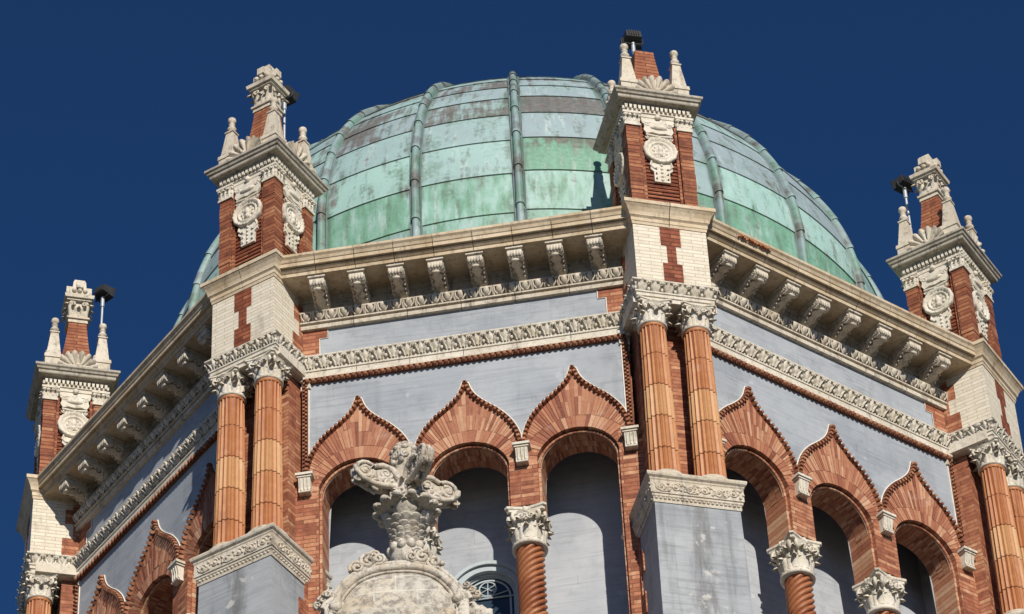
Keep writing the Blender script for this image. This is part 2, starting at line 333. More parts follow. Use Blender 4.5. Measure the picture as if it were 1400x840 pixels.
    def mesh(s, name, mat, off=(0, 0, 0)):
        me = bpy.data.meshes.new(name)
        me.from_pydata([(x - off[0], -(n - off[1]), z - off[2]) for x, n, z in s.v], [], s.f)
        at = me.attributes.new('tint', 'FLOAT', 'FACE'); at.data.foreach_set('value', s.t)
        for nm, vals in s.ex.items():
            a2 = me.attributes.new(nm, 'FLOAT', 'FACE'); a2.data.foreach_set('value', vals)
        me.polygons.foreach_set('use_smooth', s.sm)
        me.materials.append(M[mat] if isinstance(mat, str) else mat)
        bm = bmesh.new(); bm.from_mesh(me); bmesh.ops.recalc_face_normals(bm, faces=bm.faces); bm.to_mesh(me); bm.free()
        me.update(); return me

def link(name, me, parent=None, loc=(0, 0, 0), rz=0.0, label=None):
    o = bpy.data.objects.new(name, me); col.objects.link(o); o.location = loc; o.rotation_euler = (0, 0, rz)
    if parent: o.parent = parent
    if label: o['label'] = label
    return o
def part(name, mb, mat, parent, off=(0, 0, 0), loc=(0, 0, 0), rz=0.0, label=None):
    return link(name, mb.mesh(name, mat, off), parent, loc, rz, label)
def thing(name, label, cat, loc=(0, 0, 0), rz=0.0, group=None, me=None):
    o = bpy.data.objects.new(name, me); col.objects.link(o); o.location = loc; o.rotation_euler = (0, 0, rz)
    o['label'] = label; o['category'] = cat
    if group: o['group'] = group
    return o
def kids(o): return [c for c in bpy.data.objects if c.parent == o]
def copy_tree(o, parent=None):
    c = o.copy(); col.objects.link(c); c.parent = parent
    for ch in kids(o): copy_tree(ch, c)
    return c
def polar(n, phi, z=0.0): return (n * sin(rad(phi)), -n * cos(rad(phi)), z)

# ------------------------------------------------------------------ ornament helpers
def leaf_strip(mb, P0, outv, upv, h, wd, curl, tint=0.7, lobes=3, ns=6, drop=0.35, bulge=0.25):
    """acanthus leaf: rises along upv from P0, tip curls out along outv and drops"""
    P0 = Vector(P0); o = Vector(outv).normalized(); u = Vector(upv).normalized(); sd_ = o.cross(u).normalized()
    rows = []
    for i in range(ns + 1):
        t = i / ns
        if t < .72: q = t / .72; ctr = P0 + u * (h * q) + o * (curl * .35 * q * q)
        else:
            q = (t - .72) / .28; a = q * PI * .8
            ctr = P0 + u * (h + curl * .33 * sin(a) - drop * curl * q * q) + o * (curl * .35 + curl * .65 * (1 - cos(a)) / 1.8)
        wv = wd * (sin(PI * min(1, (.18 + .82 * t))) ** .6 if t > .5 else 1) * (1.0 + .16 * cos(lobes * 2 * PI * t))
        if t == 1: wv = wd * .42
        rows.append([tuple(ctr - sd_ * wv * .5 - o * wd * bulge), tuple(ctr - sd_ * wv * .24 + o * wd * .02), tuple(ctr + o * wd * .12), tuple(ctr + sd_ * wv * .24 + o * wd * .02), tuple(ctr + sd_ * wv * .5 - o * wd * bulge)])
    mb.grid(rows, tint, True)
def spiral_pts(c, ex, ez, r, turns=1.75, n=18, a0=0.0, sgn=1, rmin=0.16):
    c = Vector(c); ex = Vector(ex).normalized(); ez = Vector(ez).normalized(); pts = []
    for i in range(n + 1):
        t = i / n; a = a0 + sgn * turns * 2 * PI * t; rr = r * (1 - (1 - rmin) * t)
        pts.append(tuple(c + ex * rr * cos(a) + ez * rr * sin(a)))
    return pts
def capital(c, z0, z1, rb, half, tint=0.75, rope=False):
    mb = MB(); cx, cn = c; H = z1 - z0; ab = H * .15
    mb.lathe(c, [(rb * 1.0, z0), (rb * 1.12, z0 + .012), (rb * 1.16, z0 + H * .07), (rb * 1.08, z0 + H * .12), (rb * .98, z0 + H * .14), (rb * 1.0, z0 + H * .5), (rb * 1.12, z0 + H * .7), (rb * 1.38, z0 + H * .86)], 24, tint)
    for ring, (n, h, wd, cu, ph) in enumerate(((8, .30, .15, .10, 0), (8, .52, .14, .13, PI / 8))):
        for k in range(n):
            a = 2 * PI * k / n + ph; d = Vector((cos(a), sin(a), 0))
            leaf_strip(mb, Vector((cx, cn, z0 + H * .12)) + d * rb * 1.02, d, (0, 0, 1), H * h, rb * (.86 if ring == 0 else .7), rb * (.55 if ring == 0 else .6), tint, 3, 7)
    for k in range(4):                      # corner volutes and abacus
        a = PI / 4 + k * PI / 2; d = Vector((cos(a), sin(a), 0)); zz = Vector((0, 0, 1)); sdv = Vector((-sin(a), cos(a), 0))
        tip = Vector((cx, cn, 0)) + d * half * 1.14
        for sg in (-1, 1):
            cc = tip + sdv * sg * H * .085 + zz * (z0 + H * .70) - d * H * .12
            mb.tube(spiral_pts(cc, d, zz, H * .17, 1.6, 14, PI * .9, -1), [H * .055 * (1 - .4 * i / 14) for i in range(15)], 5, tint)
            st = Vector((cx, cn, z0 + H * .42)) + d * rb * 1.05 + sdv * sg * rb * .35
            mb.tube([tuple(st), tuple(st.lerp(cc, .5) + zz * H * .08), tuple(cc + zz * H * .15 - d * H * .06)], [H * .05, H * .045, H * .04], 5, tint)
        mb.ball(tuple(tip - d * H * .12 + zz * (z0 + H * .69)), H * .10, tint, 8, 5)
        leaf_strip(mb, Vector((cx, cn, z0 + H * .3)) + d * rb * 1.05, d, zz, H * .34, rb * .55, rb * .75, tint, 3, 7)
        m = a + PI / 4; dm = Vector((cos(m), sin(m), 0)); sm_ = Vector((-sin(m), cos(m), 0))
        fc = Vector((cx, cn, z0 + H * .86)) + dm * half * .86
        mb.ball(tuple(fc), H * .085, tint, 8, 5)
        for q in range(5):
            b = 2 * PI * q / 5; mb.ball(tuple(fc + (sm_ * cos(b) + zz * sin(b)) * H * .085), H * .055, tint, 6, 4)
        for sg in (-1, 1):
            mb.tube(spiral_pts(Vector((cx, cn, z0 + H * .68)) + dm * rb * 1.32 + sm_ * sg * rb * .33, sm_ * sg, zz, H * .10, 1.3, 10, PI, 1), H * .03, 5, tint)
    pl = []
    for k in range(4):
        a = PI / 4 + k * PI / 2; L = half * 2 ** .5; e = .07
        pl.append((L * cos(a - e), L * sin(a - e))); pl.append((L * cos(a + e), L * sin(a + e)))
        for q in (.2, .4, .6, .8):
            x0, y0 = L * cos(a + e), L * sin(a + e); x1, y1 = L * cos(a + PI / 2 - e), L * sin(a + PI / 2 - e)
            px, py = x0 + (x1 - x0) * q, y0 + (y1 - y0) * q; s_ = 1 - .20 * sin(PI * q)
            pl.append((px * s_, py * s_))
    n = len(pl); rows = []
    for sc, z in ((.90, z1 - ab), (.92, z1 - ab * .6), (.99, z1 - ab * .45), (1.0, z1 - ab * .1), (.97, z1)):
        rows.append([(cx + x * sc, cn + y * sc, z) for x, y in pl])
    mb.grid(rows, tint, False, True); mb.add(rows[0], [tuple(range(n))], tint); mb.add(rows[-1], [tuple(range(n))], tint)
    return mb
def path_points(path, step, margin=0.0):
    """evenly spaced (point, tangent, outward) along a plan path"""
    out = []
    for a, b in zip(path[:-1], path[1:]):
        a, b = Vector(a), Vector(b); L = (b - a).length; d = (b - a).normalized(); n = Vector((-d.y, d.x)); k = max(1, int(round((L - 2 * margin) / step)))
        for i in range(k): out.append((a + d * (margin + (i + .5) * (L - 2 * margin) / k), d, n, (L - 2 * margin) / k))
    return out
def leaf_belt(mb, path, o0, o1, z0, z1, step, tint=0.75):
    """row of upright acanthus leaves with smaller side fronds on a hollow moulding"""
    Z = Vector((0, 0, 1)); rr_ = random.Random(len(path) * 7)
    for p, d, n, st in path_points(path, step):
        base = Vector((p.x, p.y, 0)); D = Vector((d.x, d.y, 0)); Nn = Vector((n.x, n.y, 0)); H = z1 - z0; jt = rr_.uniform(-.06, .06)
        def frond(c, lean, wmax, hh, lift):
            rows = []
            for i in range(8):
                t = i / 7; wv = wmax * (.75 + .25 * sin(PI * t)) * (1 if t < .55 else max(.22, cos((t - .55) / .45 * PI / 2) ** .8)) * (1 + .18 * cos(4 * PI * t + .6))
                oo = o0 + (o1 - o0) * t ** 1.2 + lift * (.35 + .65 * sin(PI * t * .62)) + (.02 * (t - .8) / .2 if t > .8 else 0)
                zz = z0 + H * hh * t - (H * .10 * (t - .8) / .2 if t > .8 else 0)
                cc = c + D * (lean * st * t ** 1.4)
                rows.append([tuple(cc + D * (wv * q) + Nn * (oo - lift * 1.1 * abs(q) ** 1.5 + (.010 if abs(q) < .1 else (-.006 if abs(q) == .5 else 0))) + Z * zz) for q in (-1, -.5, 0, .5, 1)])
            mb.grid(rows, tint, True)
        frond(base, jt, st * .26, .98, .040)
        for sg in (-1, 1): frond(base + D * sg * st * .20, sg * .22 + jt * .5, st * .13, .66, .034)
        mb.ball(tuple(base + D * st * .5 + Nn * (o0 + .02) + Z * (z0 + H * .22)), H * .13, tint, 7, 5, (1, 1, 1.5))
        for sg in (-1, 1): mb.tube(spiral_pts(base + D * st * (.5 + sg * .13) + Nn * (o1 + .012) + Z * (z0 + H * .74), D * sg, Z, H * .15, 1.2, 9, PI * .5, 1), H * .055, 5, tint)
def egg_dart(mb, path, o, z0, z1, step, tint=0.75, lean=0.06):
    H = z1 - z0
    for p, d, n, st in path_points(path, step):
        base = Vector((p.x, p.y, 0)); D = Vector((d.x, d.y, 0)); Nn = Vector((n.x, n.y, 0))
        c = base + Nn * (o + lean * .6) + Vector((0, 0, z0 + H * .5))
        rows = []
        for i in range(6):
            a = -PI / 2 + PI * i / 5; rr = st * .27 * max(.05, cos(a)) * (1.0 + .12 * sin(a))
            rows.append([tuple(c + D * rr * cos(2 * PI * k / 8) + Nn * (rr * .95 * sin(2 * PI * k / 8) + lean * .6 * sin(a)) + Vector((0, 0, H * .46 * sin(a)))) for k in range(8)])
        mb.grid(rows, tint, True, True)
        for sg in (-1, 1):
            mb.tube([tuple(c + D * sg * st * .40 + Nn * (lean * .5 + .012) + Vector((0, 0, H * .46))), tuple(c + D * sg * st * .37 + Nn * (.015) + Vector((0, 0, -.05 * H))), tuple(c + D * sg * st * .16 + Nn * (.0) + Vector((0, 0, -H * .48)))], st * .065, 5, tint)
        e = c + D * st * .5
        mb.tube([tuple(e + Nn * (lean * .5) + Vector((0, 0, H * .45))), tuple(e + Nn * 0.012 + Vector((0, 0, -.1 * H))), tuple(e - Nn * .01 + Vector((0, 0, -H * .45)))], [st * .06, st * .05, st * .02], 5, tint)
def scroll_relief(mb, path, o, z0, z1, step, tint=0.75):
    """rinceau: running scrolls and leaf buds on a flat band"""
    H = z1 - z0; k = 0
    for p, d, n, st in path_points(path, step):
        k += 1; base = Vector((p.x, p.y, 0)); D = Vector((d.x, d.y, 0)); Nn = Vector((n.x, n.y, 0)); zc = Vector((0, 0, (z0 + z1) / 2)); Z = Vector((0, 0, 1))
        sg = 1 if k % 2 else -1
        mb.tube(spiral_pts(base + Nn * o + zc, D, Z * sg, H * .40, 1.5, 14, PI, -1), H * .075, 5, tint)
        mb.ball(tuple(base + Nn * (o + .005) + zc), H * .13, tint, 6, 4)
        for q in range(4):
            a = q * PI / 2 + .6 * k; mb.ball(tuple(base + D * (st * .5 + H * .2 * cos(a)) + Nn * o + zc + Z * H * .3 * sin(a)), H * .12, tint, 6, 4)
        mb.tube([tuple(base - D * st * .5 + Nn * o + zc - Z * sg * H * .36), tuple(base + Nn * o + zc + Z * sg * H * .42), tuple(base + D * st * .5 + Nn * o + zc + Z * sg * H * .36)], H * .06, 5, tint)

# ------------------------------------------------------------------ ground and an unseen roof slab added for bounce light
g = MB(); S = 3000; g.add([(-S, -S, -33), (S, -S, -33), (S, S, -33), (-S, S, -33)], [(0, 1, 2, 3)])
o = part('ground', g, 'ground', None); o['kind'] = 'structure'
g = MB(); g.box(-12.5, 12.5, -12.5, 12.5, -9.2, -8.6)
o = part('bounce_roof', g, 'roof', None); o['kind'] = 'structure'

# ------------------------------------------------------------------ copper dome
ZD, RD, HD = 7.7, 6.15, 5.8
def dome_r(z):
    return RD if z <= ZD else RD * math.sqrt(max(0.0, 1 - ((z - ZD) / HD) ** 2))
dome = thing('copper_dome', 'large ribbed dome clad in green weathered copper rising behind the corner turrets', 'dome', (0, 0, 4.9))
def dome_shell():
    mb = MB(); uvs = []; ex = {'green': [], 'brown': [], 'lip': []}
    seams = [4.9, 6.2, 7.02, 7.86, 8.66, 9.40, 10.02, 10.56, 11.05, 11.5, 11.9, 12.3, 12.65, 12.95, 13.2, 13.4]
    rnd = random.Random(5)
    for b in range(24):
        a0 = 7.5 + 15 * b; off = rnd.uniform(-.05, .05)
        bay = ((a0 + 180) % 360) - 180
        for c in range(len(seams) - 1):
            za, zb = seams[c], seams[c + 1]
            if c > 0: za += off
            if c + 1 < len(seams) - 1: zb += off
            tint = rnd.uniform(.1, .95)
            gr = rnd.uniform(0, .35); bw = rnd.uniform(0, .10)
            if c == 2: gr = rnd.uniform(.3, .75)
            if c == 1: gr = .6
            if c == 5: bw = rnd.uniform(.35, .75)
            if c == 6: bw = rnd.uniform(.1, .5); tint *= .5
            if c >= 7: bw = rnd.uniform(.3, .7); tint *= .4
            if abs(bay - 7.5) < 1:
                if c == 3: gr = 1.0; bw = .22
                if c == 4: tint = .12; gr = 0; bw = 0.02
                if c == 5: bw = 1.0
                if c == 6: bw = .25; tint = .1
                if c == 2: tint = .7; gr = .5
            if abs(bay + 7.5) < 1:
                if c == 5: bw = .85
                if c == 2: gr = .62
                if c == 3: gr = .18; tint = .6
                if c == 4: tint = .35; gr = .2
            if 20 < bay < 60 and c == 2: gr = .85
            if 20 < bay < 60 and c == 4: tint = .02; gr = 0
            if 20 < bay < 60 and c == 5: tint = .02; gr = .1; bw = .15
            NA, NZ = 7, 6
            rows = []
            for i in range(NZ + 1):
                z = za + (zb - za) * i / NZ; out = .020 * (1 - i / NZ) + .002; r = dome_r(z) + out
                rows.append([(r * sin(rad(a0 + 15 * j / NA)), r * cos(rad(a0 + 15 * j / NA)), z) for j in range(NA + 1)])
            base = len(mb.f); mb.grid(rows, tint, True)
            # lip under the lower edge of the sheet
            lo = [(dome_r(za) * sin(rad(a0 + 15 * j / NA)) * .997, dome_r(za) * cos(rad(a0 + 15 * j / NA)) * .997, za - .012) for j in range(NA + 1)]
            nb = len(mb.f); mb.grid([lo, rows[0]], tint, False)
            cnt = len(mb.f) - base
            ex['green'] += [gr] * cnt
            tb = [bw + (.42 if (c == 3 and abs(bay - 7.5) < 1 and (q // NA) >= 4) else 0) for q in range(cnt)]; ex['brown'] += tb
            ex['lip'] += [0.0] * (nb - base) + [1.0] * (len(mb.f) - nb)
    mb.ex = ex
    return mb
sh = dome_shell()
me = sh.mesh('dome_shell', 'copper', (0, 0, 4.9))
def polar_uv(me, z0):
    uvl = me.uv_layers.new(name='uv')
    for pl in me.polygons:
        aa = []
        for li in pl.loop_indices:
            v = me.vertices[me.loops[li].vertex_index].co; aa.append(math.atan2(v.x, -v.y))
        if max(aa) - min(aa) > PI: aa = [a + 2 * PI if a < 0 else a for a in aa]
        for li, a in zip(pl.loop_indices, aa):
            v = me.vertices[me.loops[li].vertex_index].co; uvl.data[li].uv = (a * 6.0, (v.z + z0) * 1.15)
polar_uv(me, 4.9)
link('dome_shell', me, dome)
def rib_mesh():
    mb = MB(); ex = {'green': [], 'brown': [], 'lip': []}; rnd = random.Random(3)
    zs = [4.9, 6.28, 7.10, 7.92, 8.72, 9.46, 10.08, 10.62, 11.1, 11.6, 12.0, 12.35, 12.7, 13.0, 13.25]
    for c in range(len(zs) - 1):
        rows = []
        for i in range(6):
            z = zs[c] + (zs[c + 1] - zs[c]) * i / 5; t = i / 5
            if i == 5: z += .03
            r = dome_r(z); dz = .02; slope = math.atan2(dome_r(z - dz) - dome_r(min(z + dz, 13.45)), 2 * dz)
            k = 1.0 - .13 * t + (.06 if i == 0 else 0)
            nx, nz = cos(slope), sin(slope)
            row = []
            for q in range(9):
                a = PI * q / 8; lat = .068 * k * cos(a); h = .10 * k * sin(a) ** .8 + .015 if 0 < q < 8 else -.03
                row.append((lat, r + h * nx, z + h * nz))
            rows.append(row)
        base = len(mb.f); mb.grid(rows, rnd.uniform(.0, .35), True); mb.add(rows[0], [tuple(range(9))], .1)
        for sg in (-1, 1):
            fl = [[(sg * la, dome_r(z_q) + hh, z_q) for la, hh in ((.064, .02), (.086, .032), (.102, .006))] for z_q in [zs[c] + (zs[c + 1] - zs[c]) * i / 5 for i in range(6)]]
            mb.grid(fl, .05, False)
        cnt = len(mb.f) - base
        ex['green'] += [rnd.uniform(.15, .55)] * cnt; ex['brown'] += [rnd.uniform(.25, .55)] * cnt; ex['lip'] += [0] * 40 + [1.0] + [.8] * (cnt - 41)  # flanges coloured dark to add a shadow line along each rib
    mb.ex = ex; return mb
rm = rib_mesh().mesh('rib', 'rib_copper', (0, 0, 4.9)); polar_uv(rm, 4.9)
for b in range(24): link('rib', rm, dome, (0, 0, 0), rad(7.5 + 15 * b))

# ------------------------------------------------------------------ inner drum with the windows
inner = thing('inner_drum', 'blue grey stuccoed inner drum wall behind the open arches', 'wall', (0, 0, -8.6))
def octa(a, z): return [(a / cos(PI / 8) * sin(rad(22.5 + 45 * k)), a / cos(PI / 8) * cos(rad(22.5 + 45 * k)), z) for k in range(8)]
AI = 6.06
mb = MB(); mb.grid([octa(AI, -8.6), octa(AI, 4.7)], .7, False, True)
part('drum_wall', mb, 'inner', inner, (0, 0, -8.6))
mb = MB()
mb.grid([octa(AI - .05, 2.55), octa(7.0, 2.55)], .7, False, True); mb.grid([octa(AI - .05, 3.0), octa(7.0, 3.0)], .7, False, True)
part('gallery_ceiling', mb, 'inner', inner, (0, 0, -8.6))
mb = MB(); mb.grid([octa(AI - .05, -2.6), octa(7.0, -2.6)], .7, False, True); mb.grid([octa(AI - .05, -2.9), octa(7.0, -2.9)], .7, False, True)  # unseen ring plate added to block light from below, dark to limit bounce
part('light_stop_floor', mb, 'floor', inner, (0, 0, -8.6))
for s_ in (-1, 1):  # unseen partitions added behind the outer piers to stop light leaking in
    mb = MB()
    for dd in (-.1, .1):
        a = rad(67.5) * s_
        d = Vector((sin(a), cos(a), 0)); tt = Vector((cos(a), -sin(a), 0))
        P = [d * 6.3 + tt * dd, d * 7.25 + tt * dd]
        mb.add([(P[0].x, P[0].y, -2.7), (P[1].x, P[1].y, -2.7), (P[1].x, P[1].y, 4.7), (P[0].x, P[0].y, 4.7)], [(0, 1, 2, 3)])
    part('light_block_wall', mb, 'inner', inner, (0, 0, -8.6))
# the arched window of the front face
WX, WZ = .05, -.30
win = part('window', MB(), 'glass', inner, (0, 0, 0), (WX, -AI, WZ + 8.6), label='round headed window with pale tracery set deep in the drum wall')
mb = MB(); K = 28
def arcp(r, n, k, z=0): a = PI * k / K; return (r * cos(a), n, r * sin(a) + z)
gl = MB(); gl.add([arcp(.36, .012, k) for k in range(K + 1)] + [(-.36, .012, -1.6), (.36, .012, -1.6)], [tuple(range(K + 3))])
win.data = gl.mesh('window', 'glass')
def band(mb, r_in, r_out, n0, n1, tint=.7, leg=-1.6):
    rows = []
    for k in range(-1, K + 2):
        if k < 0: q = [(r_in, n0, leg), (r_in, n1, leg), (r_out, n1, leg), (r_out, n0, leg)]
        elif k > K: q = [(-r_in, n0, leg), (-r_in, n1, leg), (-r_out, n1, leg), (-r_out, n0, leg)]
        else: q = [arcp(r_in, n0, k), arcp(r_in, n1, k), arcp(r_out, n1, k), arcp(r_out, n0, k)]
        rows.append(q + [q[0]])
    mb.grid(rows, tint, False)
mb = MB(); band(mb, .36, .385, .005, .035); band(mb, .30, .325, .014, .03)
for sg in (-1, 1): mb.tube([(0, .03, .02), (sg * .30, .03, .10)], .010, 5)
mb.tube([(-.36, .03, 0), (.36, .03, 0)], .014, 5)
mb.tube([(.12 * cos(2 * PI * k / 20), .03, .16 + .12 * sin(2 * PI * k / 20)) for k in range(21)], .013, 5)
for k in range(3):
    a = PI * k / 3 + .5; mb.tube([(.11 * cos(a), .03, .16 + .11 * sin(a)), (-.11 * cos(a), .03, .16 - .11 * sin(a))], .008, 5)
part('tracery', mb, 'frame', win)
mb = MB(); band(mb, .41, .50, .003, .13); band(mb, .503, .56, .003, .17); band(mb, .385, .408, .003, .06)
part('window_surround', mb, 'frame', win)

# ------------------------------------------------------------------ arcade wall (one face of the octagon)
AW = 7.10; ARC_R = .535; SPR = 1.115
BAYS = (-1.547, 0.0, 1.547)
OG = [(0, 2.83), (.028, 2.73), (.065, 2.63), (.135, 2.515), (.265, 2.375), (.44, 2.215), (.595, 2.02), (.69, 1.82), (.742, 1.62), (.755, 1.47)]
def smooth_path(P, n=4):
    out = []
    for i in range(len(P) - 1):
        p0 = Vector(P[max(i - 1, 0)]); p1 = Vector(P[i]); p2 = Vector(P[i + 1]); p3 = Vector(P[min(i + 2, len(P) - 1)])
        for k in range(n):
            t = k / n
            out.append(tuple(.5 * ((2 * p1) + (p2 - p0) * t + (2 * p0 - 5 * p1 + 4 * p2 - p3) * t * t + (3 * p1 - p0 - 3 * p2 + p3) * t ** 3)))
    out.append(tuple(P[-1])); return out
OGS = smooth_path(OG, 4)
def og_z(x):
    x = abs(x)
    if x >= OGS[-1][0]: return OGS[-1][1]
    for (x0, z0), (x1, z1) in zip(OGS[:-1], OGS[1:]):
        if x0 <= x <= x1: return z0 + (z1 - z0) * (x - x0) / max(1e-6, x1 - x0)
    return OGS[-1][1]
def og_ray(th):
    """distance from the springing centre to the ogee outline along angle th"""
    d = (cos(th), sin(th)); lo, hi = .55, 1.9
    for _ in range(40):
        m = (lo + hi) / 2; x, z = d[0] * m, SPR + d[1] * m
        ins = abs(x) < .752 and z < og_z(x)
        if ins: lo = m
        else: hi = m
    return lo
FACES = ((0, 'centre'), (45, 'right'), (-45, 'left'))
def make_wall(label, phi):
    r = random.Random(int(phi) + 100)
    T = thing('arcade_wall', label, 'wall', polar(AW, phi, -8.6), rad(phi), 'arcaded walls between the corner piers')
    off = (0, AW, -8.6)
    # stucco field over the arches, back of the wall, reveals
    mb = MB(); HW = 2.36
    def low(x):
        b = min(BAYS, key=lambda q: abs(q - x)); return og_z(x - b)
    xs = [-HW + 2 * HW * i / 260 for i in range(261)]
    lo = [(x, AW - .012, low(x) - .05) for x in xs]; hi = [(x, AW - .012, 3.30) for x in xs]
    mb.grid([lo, hi], .7, False)
    xs = [-HW + 2 * HW * i / 120 for i in range(121)]
    for zz in (0,):
        def lowb(x):
            b = min(BAYS, key=lambda q: abs(q - x)); dx = abs(x - b)
            return SPR + math.sqrt(max(0, ARC_R ** 2 - dx * dx)) if dx < ARC_R else .42
        mb.grid([[(x, AW - .50, lowb(x)) for x in xs], [(x, AW - .50, 4.7) for x in xs]], .7, False)
    part('stucco_field', mb, 'stucco', T, off)
    mb = MB(); mb.box(-HW, HW, AW - .45, AW - .006, 3.30, 4.80)
    part('frieze', mb, 'stucco', T, off)
    mb = MB()                                         # thin pale border of the stucco field
    for sg in (-1, 1):
        mb = MB(); mb.box(sg * 2.262 - .008, sg * 2.262 + .008, AW - .02, AW + .002, 1.85, 3.22)
        part('field_border', mb, 'fillet', T, off)
    # red quoins at the frieze ends
    for sg in (-1, 1):
        mb = MB(); a, b = sorted((sg * 1.99, sg * 2.40)); mb.box(a, b, AW - .1, AW + .004, 4.06, 4.24)
        a, b = sorted((sg * 2.11, sg * 2.40)); mb.box(a, b, AW - .1, AW + .003, 3.60, 4.06)
        qn = part('quoin', mb, 'brick', T, off)
        mb = MB()
        for p in ([(sg * 1.98, 4.24), (sg * 1.98, 4.055), (sg * 2.10, 4.055), (sg * 2.10, 3.62)],):
            mb.tube([(x, AW + .002, z) for x, z in p], .009, 4)
        part('quoin_fillet', mb, 'fillet', qn, off)
    # brick piers between and beside the openings
    def pil(x0, x1, z0, z1, n=AW): mb.box(x0, x1, AW - .5, n, z0, z1)
    for cx in (-.7735, .7735):
        mb = MB(); pil(cx - .20, cx + .20, .43, SPR); pil(cx - .20, cx + .20, SPR + .002, 1.52, AW - .004); part('brick_pier', mb, 'brick', T, off)
    for sg in (-1, 1):
        mb = MB(); a, b = sorted((sg * (1.547 + .575), sg * 2.46)); pil(a, b, -8.6, 1.52); part('brick_pier', mb, 'brick', T, off)
                                            # jamb rolls: little vertical brick margins beside each opening
    for b in BAYS:
        for sg in (-1, 1):
            mb = MB(); end = abs(b + sg * .55) > 2.0
            z0 = -8.6 if end else .43; x = b + sg * .556; z = z0 if not end else -2.6
            while z < SPR - .001:
                z2 = min(z + .085, SPR)
                mb.box(x - .0185, x + .0185, AW - .5, AW - .060 + r.uniform(-.004, .004), z + .004, z2 - .003, r.uniform(.25, 1)); z = z2
            mb.box(x - .012, x + .012, AW - .49, AW - .075, z0 if not end else -2.6, SPR, 0)
            part('jamb_margin', mb, 'vous', T, off)
    for b in BAYS:                                    # ogee arches
        mb = MB(); n0, n1 = AW - .09, AW
        def wedge(ta, tb, ra, rb, rc, rd, tint, nf):
            g_ = .0035
            q = []
            for n in (n0, nf):
                for th, rr, sg in ((ta, ra, 1), (tb, rb, -1), (tb, rd, -1), (ta, rc, 1)):
                    e = sg * g_ / max(rr, .1); q.append((b + rr * cos(th + e), n, SPR + rr * sin(th + e)))
            mb.hexa(q, tint)
        NV = 34
        for k in range(NV):
            ta, tb = PI * k / NV, PI * (k + 1) / NV
            m1 = .80 + r.uniform(-.006, .006)
            ea, eb = og_ray(ta) - .012, og_ray(tb) - .012
            wedge(ta, tb, .592, .592, min(.80, ea), min(.80, eb), r.betavariate(2, 2), n1 + r.uniform(-.006, .004))
            if min(ea, eb) > .84:
                steps = 1 if max(ea, eb) < 1.25 else 2
                cuts = [(.805, .805)] + ([((.805 + ea) / 2 + r.uniform(-.05, .05),) * 2] if steps == 2 else []) + [(ea, eb)]
                for c0, c1 in zip(cuts[:-1], cuts[1:]):
                    mid = (ta + tb) / 2
                    wedge(ta, mid, c0[0], (c0[0] + c0[1]) / 2, c1[0], (c1[0] + c1[1]) / 2, r.betavariate(2, 2), n1 + r.uniform(-.006, .004))
                    wedge(mid, tb, (c0[0] + c0[1]) / 2, c0[1], (c1[0] + c1[1]) / 2, c1[1], r.betavariate(2, 2), n1 + r.uniform(-.006, .004))
        arch = part('ogee_arch', mb, 'vous', T, off)
        mb = MB()                                     # mortar bed behind the voussoirs
        rows = [[], []]
        for k in range(69):
            th = PI * k / 68; e = og_ray(th)
            rows[0].append((b + .60 * cos(th), AW - .012, SPR + .60 * sin(th))); rows[1].append((b + e * cos(th), AW - .012, SPR + e * sin(th)))
        mb.grid(rows, .7, False)
        mb.grid([[(b + q_ * cos(PI * k / 60), n_, SPR + q_ * sin(PI * k / 60)) for k in range(61)] for q_, n_ in ((.53, AW - .10), (.598, AW - .10), (.598, AW - .03))], .3, False)
        part('mortar_bed', mb, 'mortar', arch, off)
        mb = MB()                                     # rounded archivolt roll of small bricks + soffit
        for k in range(26):
            ta, tb = PI * (k + .04) / 26, PI * (k + .96) / 26
            rows = []
            for th in (ta, (ta + tb) / 2, tb):
                rows.append([(b + (.556 + .021 * cos(q)) * cos(th), AW - .085 + .028 * sin(q), SPR + (.556 + .021 * cos(q)) * sin(th)) for q in [2 * PI * i / 8 for i in range(9)]])
            mb.grid(rows, r.uniform(.2, .95), True)
        part('archivolt', mb, 'vous', arch, off)
        mb = MB(); NS = 52
        for k in range(NS):
            ta, tb = PI * (k + .03) / NS, PI * (k + .97) / NS
            for i, (na, nb) in enumerate(((AW - .50, AW - .365), (AW - .36, AW - .24), (AW - .235, AW - .10))):
                sh_ = .5 * (PI / NS) * (i % 2); rr = .536
                ta2, tb2 = min(PI, ta + sh_), min(PI, tb + sh_)
                mb.add([(b + rr * cos(ta2), na, SPR + rr * sin(ta2)), (b + rr * cos(tb2), na, SPR + rr * sin(tb2)), (b + rr * cos(tb2), nb, SPR + rr * sin(tb2)), (b + rr * cos(ta2), nb, SPR + rr * sin(ta2))], [(0, 1, 2, 3)], r.betavariate(2, 2))
        rows = [[(b + .54 * cos(PI * k / 40), n, SPR + .54 * sin(PI * k / 40)) for k in range(41)] for n in (AW - .50, AW - .09)]
        mb.grid(rows, .1, False)
        part('soffit', mb, 'vous', arch, off)
        mb = MB(); path = []
        for x, z in reversed(OGS): path.append((-x, z))
        path += OGS[1:]
        # resample evenly and set a little block at every step
        L = [0]
        for p, q in zip(path[:-1], path[1:]): L.append(L[-1] + math.dist(p, q))
        n = int(L[-1] / .080)
        def at(s):
            for i in range(len(L) - 1):
                if L[i] <= s <= L[i + 1] + 1e-9:
                    t = (s - L[i]) / max(1e-9, L[i + 1] - L[i]); p, q = path[i], path[i + 1]
                    return (p[0] + (q[0] - p[0]) * t, p[1] + (q[1] - p[1]) * t), math.atan2(q[1] - p[1], q[0] - p[0])
            return path[-1], 0
